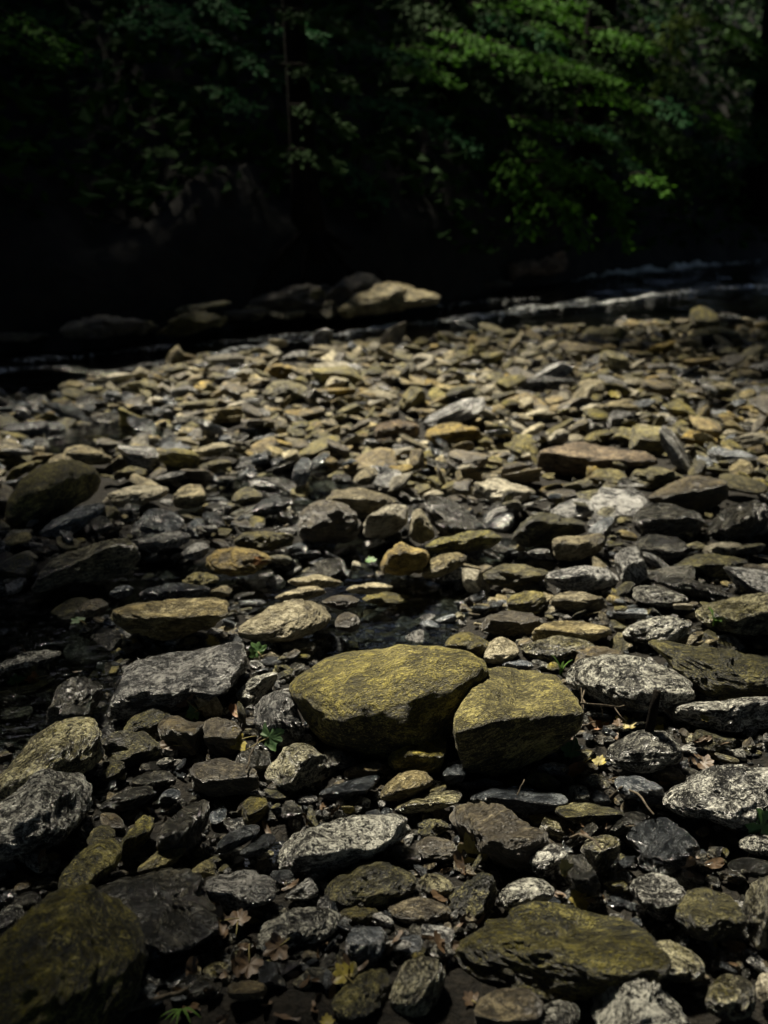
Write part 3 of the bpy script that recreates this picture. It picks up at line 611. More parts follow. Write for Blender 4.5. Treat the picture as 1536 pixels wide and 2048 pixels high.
    ('slab', 'slate', 'long dark slate ridge behind the broad tan stone', '268,1183 320,1162 380,1167 432,1180 402,1204 320,1204', {}),
    ('round', 'grey', 'grey angular stone at the left end of the golden-brown stone', '358,1108 385,1085 415,1084 422,1100 402,1123 370,1118', {}),
    ('wedge', 'olive', 'peaked olive stone below the golden-brown stone', '353,1163 390,1141 430,1149 442,1165 402,1174 368,1173', {}),
    ('slab', 'blue', 'small blue slate stone between the long speckled boulder and the broad tan stone', '213,1188 235,1170 264,1172 267,1190 240,1200', {}),
    ('round', 'brown', 'small brown stone with a green leaf beside it at the edge of the dark pool', '148,1218 170,1200 205,1196 220,1215 202,1235 160,1233', {}),
    ('round', 'brown', 'brown rounded stone at the right end of the pale loaf-shaped stone', '668,1238 690,1222 715,1229 724,1250 702,1268 673,1263', {}),
    ('slab', 'grey', 'long grey slab behind the long speckled boulder', '243,1083 300,1068 360,1062 392,1078 362,1098 290,1105', {}),
    ('slab', 'red', 'long reddish-tan rock with a layered front, largest beyond the pool', '1068,944 1075,905 1110,891 1160,884 1230,889 1300,899 1328,915 1302,933 1240,944 1180,949 1120,960 1078,965', {'ref': 'the long reddish rock', 'flat': .5}),
    ('slab', 'pale', 'creamy flat-topped stone in front of the long reddish rock', '943,988 950,960 990,954 1050,969 1077,980 1062,1003 1010,1006 958,1008', {'ref': 'the creamy flat stone', 'flat': .45}),
    ('wedge', 'dark', 'dark triangular rock leaning up from the middle of the stones', '843,1013 855,995 885,991 920,1008 960,1038 983,1056 940,1068 890,1074 863,1053', {'ref': 'the dark triangular rock', 'flat': .8}),
    ('slab', 'mossd', 'low dark mossy slab under the dark triangular rock', '843,1098 880,1075 940,1061 1000,1054 1007,1075 982,1098 910,1107 858,1109', {}),
    ('block', 'pale', 'pale broken stone on the shaded side of the dark triangular rock', '816,1063 825,1015 845,1018 865,1050 874,1077 845,1088 823,1083', {}),
    ('wedge', 'mossd', 'peaked mossy stone with a dark crest, right of the dark triangular rock', '1016,1078 1040,1045 1075,1021 1130,1029 1177,1040 1183,1062 1140,1079 1090,1094 1043,1099', {'ref': 'the peaked mossy stone', 'flat': .7}),
    ('block', 'tan', 'smooth tan stone like a short cylinder on its side', '1103,1092 1110,1074 1170,1069 1202,1061 1211,1080 1203,1103 1150,1124 1113,1124', {'ref': 'the tan cylinder stone', 'flat': .8}),
    ('round', 'grey', 'long grey cylindrical stone with a rounded end, below the tan cylinder stone', '1088,1163 1100,1145 1150,1131 1210,1129 1242,1145 1232,1173 1170,1184 1108,1184', {'ref': 'the grey cylinder stone', 'flat': .7}),
    ('block', 'grey', 'square-cornered grey stone tilted on end beside the grey cylinder stone', '1223,1108 1270,1086 1287,1115 1301,1150 1282,1171 1250,1169 1233,1143', {}),
    ('block', 'gold', 'bright yellow stone with a pale tip in the middle of the pool stones', '756,1133 770,1105 800,1080 820,1093 860,1099 864,1125 847,1148 790,1154 763,1149', {'ref': 'the bright yellow stone', 'flat': .8}),
    ('round', 'tan', 'smooth tan stone beside the bright yellow stone', '841,1153 855,1120 890,1104 930,1103 935,1120 907,1143 870,1159 846,1159', {}),
    ('slab', 'olive', 'flat mossy yellow stone left of the grey cylinder stone', '963,1153 990,1130 1040,1127 1090,1131 1107,1145 1072,1168 1010,1179 968,1169', {}),
    ('slab', 'grey', 'small pale grey stone below the peaked mossy stone', '1050,1108 1070,1097 1100,1096 1107,1112 1075,1121', {}),
    ('wedge', 'brown', 'big brown mossy boulder with a slanting top near the picture edge, beyond the pool', '1293,1003 1340,965 1400,944 1452,954 1455,992 1422,1019 1370,1025 1308,1020', {'ref': 'the brown slanting boulder', 'flat': .7}),
    ('slab', 'olive', 'olive flat stone behind the brown slanting boulder', '1256,973 1265,940 1310,931 1360,944 1377,955 1330,973 1290,982', {}),
    ('wedge', 'dark', 'dark leaning boulder cut by shade, beside the brown slanting boulder', '1403,1078 1430,1030 1470,999 1515,990 1540,1020 1530,1064 1470,1090 1418,1095', {'ref': 'the dark leaning boulder', 'flat': .75}),
    ('block', 'dark', 'dark broken boulder in front of the brown slanting boulder', '1258,1053 1280,1015 1330,1004 1390,1014 1413,1040 1382,1074 1300,1080', {}),
    ('slab', 'pale', 'pale-topped stone in front of the dark leaning boulder', '1398,1108 1430,1085 1475,1079 1488,1095 1462,1113 1420,1116', {}),
    ('slab', 'dark', 'long low dark slab near the edge, between two pools of shade', '1308,1163 1350,1154 1420,1164 1473,1182 1452,1198 1380,1194 1318,1179', {}),
    ('round', 'white', 'whitish oval cobble lying below the long low dark slab', '1255,1188 1275,1171 1320,1172 1372,1184 1378,1202 1330,1216 1280,1212', {'ref': 'the whitish oval cobble'}),
    ('round', 'white', 'silver-grey foliated stone sloping up beside the pale tan flat stone', '1240,1283 1260,1255 1300,1234 1360,1224 1383,1240 1372,1268 1330,1289 1280,1294', {'ref': 'the silver-grey stone', 'flat': .6}),
    ('slab', 'tan', 'pale tan flat stone touching the silver-grey stone', '1060,1283 1080,1250 1130,1239 1200,1239 1228,1255 1202,1278 1140,1294 1078,1296', {'ref': 'the pale tan flat stone', 'flat': .45}),
    ('slab', 'brown', 'long low brown stone beyond the pale tan flat stone', '958,1268 975,1230 1020,1219 1080,1224 1092,1245 1062,1268 1000,1274', {}),
    ('slab', 'tan', 'tan layered stone below the grey cylinder stone', '1093,1208 1120,1185 1180,1181 1212,1195 1218,1217 1160,1226 1108,1224', {}),
    ('slab', 'yfleck', 'large cream-flecked slab running off the picture edge, with a small green seedling', '1388,1243 1420,1215 1480,1189 1550,1176 1590,1220 1570,1262 1480,1271 1418,1267', {'ref': 'the slab with the seedling', 'flat': .5}),
    ('round', 'olive', 'rounded olive stone right behind the biggest mossy boulder', '886,1294 900,1270 930,1261 970,1274 987,1290 962,1316 908,1312', {}),
    ('round', 'pale', 'pale rounded stone behind the gap between the two mossy boulders', '965,1314 975,1285 1000,1271 1032,1284 1042,1305 1012,1329 973,1329', {}),
    ('round', 'yfleck', 'flecked tan stone between the pale tan flat stone and the smaller mossy boulder', '1038,1304 1060,1285 1110,1269 1182,1271 1197,1290 1162,1314 1100,1324 1048,1322', {}),
    ('slab', 'brown', 'brown rough stone just behind the big white-flecked boulder', '1126,1334 1150,1300 1200,1287 1247,1300 1250,1318 1180,1330 1140,1350', {}),
    ('slab', 'blue', 'small smooth blue-grey stone behind the smaller mossy boulder', '998,1333 1025,1320 1060,1319 1072,1332 1040,1344 1008,1342', {}),
    ('wedge', 'mossd', 'dark weedy stone near the edge behind the whitish oval cobble', '1338,1138 1380,1110 1440,1107 1502,1109 1515,1130 1472,1158 1388,1158', {}),
    ('slab', 'pale', "pale flat stone standing alone at the water's edge of the stream", '176,765 200,748 250,744 270,750 257,767 210,771', {'ref': 'the lone pale stone by the water'}),
    ('round', 'olive', 'rounded yellowish boulder among far stones, with a dark hollow side', '518,798 535,765 570,757 612,768 624,792 590,808 543,808', {'ref': 'the rounded far boulder'}),
    ('slab', 'gold', 'orange-stained flat stone near the stream edge', '523,748 540,728 580,727 602,742 570,758 538,760', {'ref': 'the orange-stained stone'}),
    ('round', 'grey', 'grey and yellow round stone right at the stream edge', '558,718 580,702 615,699 627,715 600,725 568,725', {'ref': 'the grey stone at the stream edge'}),
    ('wedge', 'olive', 'pointed olive pyramid stone among the sunlit far stones', '786,823 800,795 825,768 852,780 855,808 825,826', {'ref': 'the pointed olive pyramid'}),
    ('slab', 'grey', 'wide greyish flat slab in the sunlit far stones', '1018,768 1050,755 1100,751 1152,755 1158,772 1110,789 1058,784', {'ref': 'the wide far grey slab'}),
    ('block', 'red', 'dusky pink-grey block with a bright pale lower edge', '743,873 755,845 800,837 842,848 840,873 800,884 758,889', {'ref': 'the dusky pink block'}),
    ('block', 'gold', 'tan and rust blocky stone right beside the dusky pink block', '843,873 860,850 910,844 950,849 971,872 930,889 868,894', {}),
    ('round', 'olive', 'round-topped olive stone on the far stream edge, highest of its stretch', '993,678 1010,658 1030,657 1037,672 1015,688', {}),
    ('round', 'olive', 'small round olive stone at the stream edge, near the middle', '821,693 835,675 855,674 860,692 840,701', {}),
    ('wedge', 'olive', 'pointed stone standing at the far stream edge, near the dark mossy mound', '1158,673 1180,651 1200,658 1208,673 1180,683', {'ref': 'the pointed stone at the stream edge'}),
    ('round', 'mossd', 'dark mossy mound at the stream edge, far along the bank', '1368,683 1395,655 1440,651 1475,659 1483,680 1430,693', {'ref': 'the dark mossy mound'}),
    ('slab', 'gold', 'slanting golden slab tilted up near the stream edge', '1288,708 1310,690 1350,677 1362,685 1332,708 1300,715', {'ref': 'the slanting golden slab'}),
    ('block', 'grey', 'greyish squarish stone with a capping flat stone on top', '1213,843 1220,820 1265,821 1273,852 1240,866 1218,861', {'ref': 'the capped square stone'}),
    ('slab', 'tan', 'thin tan flat stone lying like a cap on the greyish square stone', '1188,817 1210,805 1260,804 1283,812 1260,825 1198,828', {'lift': .05}),
    ('slab', 'pale', 'thin pale slab leaning diagonally behind the long reddish rock', '1028,883 1050,860 1080,841 1092,850 1072,873 1038,889', {}),
    ('wedge', 'pale', 'pale pinkish pointed stone right behind the long reddish rock', '1088,888 1105,865 1125,854 1142,868 1137,886', {}),
    ('slab', 'olive', 'pale olive flat stone behind the middle of the long reddish rock', '1163,883 1180,865 1215,857 1232,865 1212,885 1178,891', {}),
]
for row in exec_rows:
    hero(*row[:4], **(row[4] if len(row) > 4 else {}))
# ------------------------------------------------------------------ loose stones between the traced ones
def in_poly(poly, x, y):
    a = poly; b = np.roll(poly, -1, 0)
    c = ((a[:, 1] > y) != (b[:, 1] > y)) & (x < (b[:, 0]-a[:, 0])*(y-a[:, 1])/(b[:, 1]-a[:, 1]+1e-12) + a[:, 0])
    return c.sum() % 2 == 1
HB = [(p.min(0), p.max(0), p) for p in HERO_POLY]
def covered(x, y):
    return any(lo[0] <= x <= hi[0] and lo[1] <= y <= hi[1] and in_poly(p, x, y) for lo, hi, p in HB)

KINDS = ['slab', 'wedge', 'block', 'slab', 'wedge', 'round']
KWORD = {'round': 'rounded', 'slab': 'flat', 'wedge': 'angular', 'block': 'blocky'}
PROTO = {}
def proto(k, lv):
    """unit stone shape number k"""
    if (k, lv) not in PROTO:
        rng = np.random.default_rng(900+k); kind = KINDS[k % len(KINDS)]
        d, f = ico(lv); v = poly_shape(d, rng, kind)*np.array([1, .8, .55])
        v = relief(v, v, 1.5, rng, .55)
        PROTO[(k, lv)] = (v, f, kind)
    return PROTO[(k, lv)]
NPROTO = 24

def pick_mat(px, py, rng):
    lit = math.exp(-((px-800)/620)**2)  # lit middle is painted in by drawing more pale stones there
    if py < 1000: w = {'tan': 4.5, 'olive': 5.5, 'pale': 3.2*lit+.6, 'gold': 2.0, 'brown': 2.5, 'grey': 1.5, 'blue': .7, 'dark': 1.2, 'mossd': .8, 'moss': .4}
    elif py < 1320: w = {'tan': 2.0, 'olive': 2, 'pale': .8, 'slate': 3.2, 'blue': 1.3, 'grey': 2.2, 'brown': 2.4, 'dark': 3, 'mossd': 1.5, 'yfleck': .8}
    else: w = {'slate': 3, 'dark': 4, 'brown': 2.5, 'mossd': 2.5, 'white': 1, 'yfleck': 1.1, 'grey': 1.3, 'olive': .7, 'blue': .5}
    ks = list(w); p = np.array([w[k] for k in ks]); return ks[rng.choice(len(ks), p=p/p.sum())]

rng = np.random.default_rng(21)
FILL = []; cells = {}
def try_stone(x, y, r, layer, over):
    key = (int(x/.25), int(y/.25))
    for i in range(-1, 2):
        for j in range(-1, 2):
            for (a, b, q, l) in cells.get((key[0]+i, key[1]+j), ()):
                if l == layer and (a-x)**2 + ((b-y)*1.15)**2 < (over*(q+r))**2: return False
    cells.setdefault(key, []).append((x, y, r, layer)); return True
for layer, tries in ((0, 9000), (1, 9000), (2, 5000), (3, 4200)):
    for _ in range(tries):
        y = 1.35 + ((8.9-1.35)*rng.random()**.8 if layer < 3 else 1.7*rng.random()); x = (rng.random()*2-1)*(.45*y+.35)
        if y > float(near_y(x)) + .12: continue
        far = smooth(np.array((y-2.6)/1.8)).item()
        r = float(np.exp(rng.normal(math.log(.029+.023*far), .50))); r = min(max(r, .015), .16)
        if layer == 2: r *= .55
        if layer == 3: r = rng.uniform(.011, .024)
        zb = float(bed_z(np.array([x]), np.array([y]))[0])
        px, py = to_px([x, y, zb+.25*r])[0]; rp = r*FPX/math.hypot(y, 1.34)
        if covered(px, py) or covered(px, py-rp*.5) or covered(px-rp*.6, py) or covered(px+rp*.6, py): continue
        if not try_stone(x, y, r, layer, (.62, .66, .6, .62)[layer]): continue
        asp = rng.uniform(.2, .56)
        z = zb + r*(.16 if layer == 0 else rng.uniform(.2, .55)) + (0, .012+.045*far, .01+.05*far, .01)[layer]*rng.random()
        rz, tx, ty = rng.normal()*.8, rng.normal()*.27+.05, rng.normal()*.27
        if rng.random() < .18: tx += rng.normal()*.5; ty += rng.normal()*.5
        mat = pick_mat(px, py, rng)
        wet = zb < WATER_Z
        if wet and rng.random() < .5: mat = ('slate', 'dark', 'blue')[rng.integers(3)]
        FILL.append(dict(p=(x, y, z), r=r, s=(r*rng.uniform(.95, 1.35), r*rng.uniform(.8, 1.1), r*asp/.55*.8), rot=(tx, ty, rz), mat=mat, k=int(rng.integers(NPROTO)), px=px, py=py, rp=rp))

def relation(dx, dy):
    if abs(dx) > 1.4*abs(dy): return 'to the right of' if dx > 0 else 'to the left of'
    return 'in front of' if dy > 0 else 'behind'
REFS = [(c, r) for c, r, _ in ANCHORS if r]
used = set()
def fill_label(s, sizeword):
    order = sorted(REFS, key=lambda a: (a[0][0]-s['px'])**2 + (1.5*(a[0][1]-s['py']))**2)
    for c, r in order[:2]:
        far = math.hypot(c[0]-s['px'], c[1]-s['py'])
        if far > 210: break
        l = f"{sizeword} {WORD[s['mat']]} {KWORD[KINDS[s['k'] % len(KINDS)]]} stone {relation(s['px']-c[0], s['py']-c[1])} {r}"
        if l not in used: used.add(l); return l
    return None

FILL.sort(key=lambda s: -s['rp']*min(1, s['s'][2]/s['r']+.3))
PM = {}
loose = []; n_ind = 0
LIMIT = 298 - len(exec_rows)
for s in FILL:
    lab = None
    if n_ind < LIMIT and -10 < s['px'] < 1546 and s['py'] < 2055:
        lab = fill_label(s, 'small' if s['rp'] < 42 else 'medium-sized')
    if lab is None: loose.append(s); continue
    if s['k'] not in PM:
        v, f, kd = proto(s['k'], 5)
        PM[s['k']] = mesh_from('stone_shape', v, f, S['grey'], lco=v*.06)
    o = link('stone', PM[s['k']], loc=s['p']); o.scale = s['s']; o.rotation_euler = s['rot']
    o.material_slots[0].link = 'OBJECT'; o.material_slots[0].material = S[s['mat']]
    tag(o, lab, 'stone', 'stones of the stream bed'); n_ind += 1

def euler_np(rx, ry, rz):
    return np.array(Matrix.Rotation(rz, 3, 'Z') @ Matrix.Rotation(ry, 3, 'Y') @ Matrix.Rotation(rx, 3, 'X'))

def scatter(name, items, lv, label, kind='stuff'):
    V, Fc, MI, LC, RN = [], [], [], [], []; off = 0
    g = np.random.default_rng(5)
    for s in items:
        v, f, kd = proto(s['k'], lv); w = v*np.array(s['s'])
        V.append(w @ euler_np(*s['rot']).T + np.array(s['p'])); LC.append(w + g.uniform(-9, 9, 3)); RN.append(np.full(len(v), g.random()))
        Fc.append(f+off); MI.append(np.full(len(f), MATS.index(s['mat']))); off += len(v)
    me = mesh_from(name, np.vstack(V), np.vstack(Fc), [S[m] for m in MATS], np.concatenate(MI), lco=np.vstack(LC), rnd=np.concatenate(RN))
    return tag(link(name, me), label, None, kind=kind)
scatter('loose_stones', loose, 4 if len(loose) < 2600 else 3, 'mass of smaller loose stones filling the stream bed between the bigger ones')

# fine gravel in the near gaps
gr = []
for _ in range(7500):
    y = 1.4 + 2.6*rng.random()**1.3; x = (rng.random()*2-1)*(.43*y+.2); r = float(np.exp(rng.normal(math.log(.0085), .35)))
    zb = float(bed_z(np.array([x]), np.array([y]))[0])
    px, py = to_px([x, y, zb])[0]
    gr.append(dict(p=(x, y, zb+r*.3), s=(r*1.2, r, r*.9), rot=(rng.normal()*.4, rng.normal()*.4, rng.random()*6), mat=('slate', 'dark', 'brown', 'dark', 'grey')[rng.integers(5)], k=int(rng.integers(NPROTO))))
scatter('gravel', gr, 2, 'fine dark gravel in the gaps between the near stones')

# ------------------------------------------------------------------ far bank rocks, log, roots
def bank_rock(kind, mat, label, outline, y, thick, cat='rock'):
    poly = parse(outline); mn, mx = poly.min(0), poly.max(0); cen = (mn+mx)/2
    C = at_depth(cen[0], cen[1], y); dist = np.linalg.norm(C-[0, 0, CAM_H]); dv = (C-[0, 0, CAM_H])/dist
    m = (dv @ [0, CP, -SP])*dist/FPX; g = np.random.default_rng(hash_str(outline) % 99991)
    d, f = ico(5); W, H = (mx-mn)*m
    v = poly_shape(d, g, kind)*np.array([W, thick, H])/2; v = relief(v, v, (W*H*thick)**(1/3), g, 1.3)
    u = unit(np.cross(dv, [0, 0, 1])); w = np.cross(u, dv); a, b, e = v@u, v@w, v@dv
    th = np.linspace(-np.pi, np.pi, 97)[:-1]; tv = np.arctan2(b, a)
    rs = np.array([(a*math.cos(t)+b*math.sin(t))[np.abs((tv-t+np.pi) % (2*np.pi)-np.pi) < .11].max(initial=0) for t in th])
    pc = spline(poly); ro = radial(np.stack([pc[:, 0], -pc[:, 1]], 1), np.array([cen[0], -cen[1]]), th)*m
    kk = np.interp(tv, th, np.clip(ro/np.maximum(rs, 1e-4), .25, 4), period=2*np.pi)
    v = np.outer(a*kk, u)+np.outer(b*kk, w)+np.outer(e, dv)
    o = link('rock', mesh_from('rock', v, f, S[mat], lco=v+g.uniform(-9, 9, 3), rnd=np.full(len(v), .5)), loc=C)
    return tag(o, label, cat, 'rocks along the far bank')
yb = lambda px, py: float(ground(px, py)[1])
bank_rock('round', 'tan', 'smooth pale rock tapering to a point over the water on the far bank', '690,600 720,578 770,563 815,566 860,580 895,597 870,610 810,620 750,632 700,638 670,625', yb(800, 636)+.05, .8)
bank_rock('wedge', 'brown', 'dark brown rock hump behind the pale pointed rock on the far bank', '640,600 680,560 715,543 745,548 775,572 770,610 720,632 660,630', yb(720, 634)+.16, .6)
bank_rock('slab', 'brown', 'layered brown rock ledge under the tree roots on the far bank', '470,605 520,588 580,570 640,562 680,580 700,610 680,632 620,630 540,628 480,622', yb(580, 636)+.02, .55)
bank_rock('wedge', 'tan', 'small pale wedge rock at the waterline below the tree roots', '672,628 690,602 712,612 718,632 695,640', yb(695, 642)-.12, .25)
bank_rock('wedge', 'olive', 'jagged olive rocks outcrop on the dim far bank, nearest one to the lone pale stone', '310,662 335,635 370,628 400,618 440,632 452,645 420,658 370,672 325,676', yb(380, 676)-.02, .4)
bank_rock('slab', 'brown', 'low dim brown rock on the far bank, leftmost of the rocks there', '110,660 150,635 210,628 270,638 300,655 240,672 150,680', yb(200, 688)+.0, .5)
bank_rock('slab', 'olive', 'faint brown ledge between the jagged olive outcrop and the root ledge', '285,640 300,620 350,608 460,600 470,612 400,622 340,632', yb(380, 660)+.12, .5)

for kind, mat, lab, (px, py, w, h), back in [
    ('wedge', 'tan', 'broken brown rock at the left end of the root ledge, just above the water', (505, 625, 70, 30), .10),
    ('slab', 'tan', 'flat pale-edged rock in the middle of the root ledge at water level', (575, 628, 90, 24), .05),
    ('wedge', 'olive', 'upright split rock between two roots on the ledge', (635, 606, 55, 52), .12),
    ('block', 'brown', 'dark squarish rock stacked on top of the root ledge', (560, 590, 95, 40), .55),
    ('wedge', 'tan', 'leaning pale splinter of rock beneath the rooted tree', (660, 618, 40, 36), .02),
    ('slab', 'brown', 'long dim slab above the jagged olive outcrop on the far bank', (400, 610, 150, 30), .55),
    ('wedge', 'olive', 'small jagged rock left of the olive outcrop on the far bank', (285, 655, 60, 30), .12),
    ('wedge', 'tan', 'pale jagged rock right of the olive outcrop at the waterline', (430, 640, 55, 32), .10),
    ('slab', 'brown', 'low dim rock touching the picture edge on the far bank', (40, 672, 130, 30), .2),
    ('slab', 'brown', 'long flat dim rock joining the low edge rock to the jagged olive outcrop', (250, 656, 170, 26), .1),
    ('slab', 'brown', 'long low shelf of rock between the jagged outcrop and the root ledge', (475, 628, 150, 28), .1),
    ('slab', 'brown', 'narrow dim shelf rock behind the leftmost far bank rocks', (150, 640, 190, 24), .4),
    ('block', 'brown', 'dim block of rock under the log at the far waterline', (985, 566, 90, 20), .25)]:
    q = [(px+w*.5*math.cos(t)*(1+.18*math.sin(3*t+px)), py+h*.5*math.sin(t)*(1+.22*math.cos(2*t+py))) for t in np.linspace(0, 2*math.pi, 11)[:-1]]
    bank_rock(kind, mat, lab, ' '.join(f'{a:.0f},{c:.0f}' for a, c in q), yb(px, py+h*.5)+back*.3-.08, .4)

def tube(path, radii, n=8, cap=True, jitter=0.0, rng=None):
    path = np.asarray(path, float); V = []; Fc = []
    t = np.gradient(path, axis=0); t = unit(t)
    up = np.array([0, 0, 1.]) if abs(t[0][2]) < .9 else np.array([1., 0, 0])
    for i, (p, r) in enumerate(zip(path, radii)):
        a = unit(np.cross(t[i], up)); b = np.cross(a, t[i])
        for k in range(n):
            th = 2*np.pi*k/n; rr = r*(1+(rng.normal()*jitter if rng is not None else 0))
            V.append(p + rr*(a*math.cos(th)+b*math.sin(th)))
    m = len(path)
    for i in range(m-1):
        for k in range(n): Fc.append([i*n+k, i*n+(k+1) % n, (i+1)*n+(k+1) % n, (i+1)*n+k])
    if cap: Fc += [list(range(n))[::-1], list(range((m-1)*n, m*n))]
    return V, Fc
def join(parts):
    V, Fc = [], []
    for v, f in parts:
        o = len(V); V += list(v); Fc += [[i+o for i in q] for q in f]
    return V, Fc

# log stranded on the far bank
g = np.random.default_rng(3)
L0, L1 = at_depth(1020, 543, yb(1060, 572)+.1), at_depth(1118, 527, yb(1120, 562)+.05)
pp = [L0+(L1-L0)*t+np.array([0, .03*math.sin(5*t), .02*math.sin(7*t)]) for t in np.linspace(0, 1, 12)]
v, f = tube(pp, [.10+.02*g.normal()*.4 for _ in pp[:-1]]+[.135], 12, True, .08, g)
lg = link('log', mesh_from('log', v, f, M_log)); tag(lg, 'weathered brown log with a raised broken end lying at the far waterline', 'log')
v, f = tube([pp[-2], pp[-1]+np.array([.02, 0, .05]), pp[-1]+np.array([.03, 0, .14])], [.10, .085, .03], 8, True, .12, g)
link('broken_stub', mesh_from('broken_stub', v, f, M_log), lg)

# white water and painted-in sky glints of the riffles: many small broken crests
def foam_line(pts, n, wpx, rmin, rmax, out):
    pts = np.array(pts, float); seg = np.linalg.norm(np.diff(pts, axis=0), axis=1); cum = np.concatenate([[0], np.cumsum(seg)])
    for _ in range(n):
        s = g.random()*cum[-1]
        if noise(np.array([[s/16., n*.37, .5]]), 6)[0] < -.15: continue
        x = np.interp(s, cum, pts[:, 0]); y = np.interp(s, cum, pts[:, 1]) + g.normal()*wpx
        p = ground(x, y, WATER_Z+.012); r = g.uniform(rmin, rmax)*p[1]/9
        out.append(dict(p=tuple(p), s=(r*g.uniform(.8, 2.6), r*.7, r*g.uniform(.2, .5)), rot=(g.normal()*.3, g.normal()*.3, g.normal()*.3+.25), k=int(g.integers(NPROTO)), mat='white'))
fo = []
for pts, w, s in RIFFLES:
    foam_line(pts, int(90*s*len(pts)/5), 2.6, .004, .010, fo)
def foam_mesh(name, items, label):
    V, Fc = [], []; off = 0
    for s in items:
        v, f, _ = proto(s['k'], 2); V.append((v*np.array(s['s'])) @ euler_np(*s['rot']).T + np.array(s['p'])); Fc.append(f+off); off += len(v)
    return tag(link(name, mesh_from(name, np.vstack(V), np.vstack(Fc), M_foam)), label, None, kind='stuff')
foam_mesh('white_water_glints', fo, 'broken white crests and painted sky glints of the small riffles running across the dark stream')

# ------------------------------------------------------------------ trees of the far bank and the added canopy that shades the bed
def quads(centres, along, side, length, width, bend=.25):
    """leaf blades: two triangles each, folded at the midrib line"""
    n = len(centres); up = unit(np.cross(along, side))
    a = centres; b = centres + along*(length*.5)[:, None] + side*(width*.5)[:, None] - up*(width*bend)[:, None]
    c = centres + along*length[:, None]; d = centres + along*(length*.5)[:, None] - side*(width*.5)[:, None] - up*(width*bend)[:, None]
    V = np.stack([a, b, c, d], 1).reshape(-1, 3); i = np.arange(n)*4
    return V, np.concatenate([np.stack([i, i+1, i+2], 1), np.stack([i, i+2, i+3], 1)])

class Crown:
    def __init__(s): s.V, s.F, s.M, s.n = [], [], [], 0; s.twigs = []
    def add(s, V, F_, mi):
        s.V.append(V); s.F.append(F_+s.n); s.M.append(np.full(len(F_), mi)); s.n += len(V)
    def spray(s, p0, p1, droop, spread, nleaf, mi, rng, size=.085):
        p0, p1 = np.array(p0), np.array(p1); L = np.linalg.norm(p1-p0)
        ts = np.linspace(0, 1, 9); path = p0+(p1-p0)*ts[:, None]; path[:, 2] += droop*4*ts*(1-ts)
        s.twigs.append((path, L))
        t = rng.random(nleaf)**.8; base = np.stack([np.interp(t, ts, path[:, i]) for i in range(3)], 1)
        dirv = unit(p1-p0); lat = unit(np.cross(dirv, [0, 0, 1])); sgn = rng.choice([-1, 1], nleaf)
        out = np.abs(rng.normal(size=nleaf))*spread*(1.05-.75*t)
        tw = lat*sgn[:, None]*.8 + dirv*.6 + np.array([0, 0, -.25])
        cen = base + tw*out[:, None] + rng.normal(size=(nleaf, 3))*np.array([.03, .03, .02])
        al = unit(tw + rng.normal(size=(nleaf, 3))*.35); nr = unit(np.array([0, -.15, 1.]) + rng.normal(size=(nleaf, 3))*.35)
        sd = unit(np.cross(nr, al)); ln = size*rng.uniform(.7, 1.3, nleaf)
        V, F_ = quads(cen, al, sd, ln, ln*.52); s.add(V, F_, mi)
    def build(s, parent, name='crown'):
        if not s.V: return
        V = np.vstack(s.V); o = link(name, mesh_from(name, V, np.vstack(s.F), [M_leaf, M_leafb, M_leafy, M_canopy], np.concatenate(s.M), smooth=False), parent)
        if s.twigs:
            v, f = join([tube(p, np.linspace(.012, .003, len(p))*(1+L*.4), 4, False) for p, L in s.twigs])
            b = link('branches', mesh_from('branches', v, f, M_bark), parent); b['kind'] = 'stuff'
        return o

def trunk_mesh(base, top, r0, r1, rng, roots=0, limbs=4):
    base, top = np.array(base), np.array(top); ts = np.linspace(0, 1, 14)
    path = base+(top-base)*ts[:, None] + np.stack([.12*np.sin(ts*5+rng.random()*6), .12*np.sin(ts*4+rng.random()*6), 0*ts], 1)*ts[:, None]
    rad = r1+(r0-r1)*(1-ts)**.9 + r0*.7*np.exp(-ts*22); parts = [tube(path, rad, 12, True, .05, rng)]
    for k in range(roots):
        a = -math.pi/2 + (k-(roots-1)/2)*.62 + rng.normal()*.12; L = rng.uniform(.55, 1.1)
        q = [base+np.array([math.cos(a)*r0*.5, math.sin(a)*r0*.5, .32]), base+np.array([math.cos(a)*L*.45, math.sin(a)*L*.45, .12]), base+np.array([math.cos(a)*L*.8, math.sin(a)*L*.8, -.12]), base+np.array([math.cos(a)*L, math.sin(a)*L, -.4])]
        parts.append(tube(q, [r0*.42, r0*.28, r0*.2, r0*.1], 7, True, .1, rng))
    for k in range(limbs):
        t = rng.uniform(.4, .95); p = base+(top-base)*t; a = rng.uniform(0, 6.28); L = rng.uniform(1.5, 3)
        q = [p, p+np.array([math.cos(a)*L*.5, math.sin(a)*L*.5, L*.35]), p+np.array([math.cos(a)*L, math.sin(a)*L, L*.5])]
        parts.append(tube(q, [r1*1.1, r1*.7, r1*.25], 6, True))
    return join(parts)

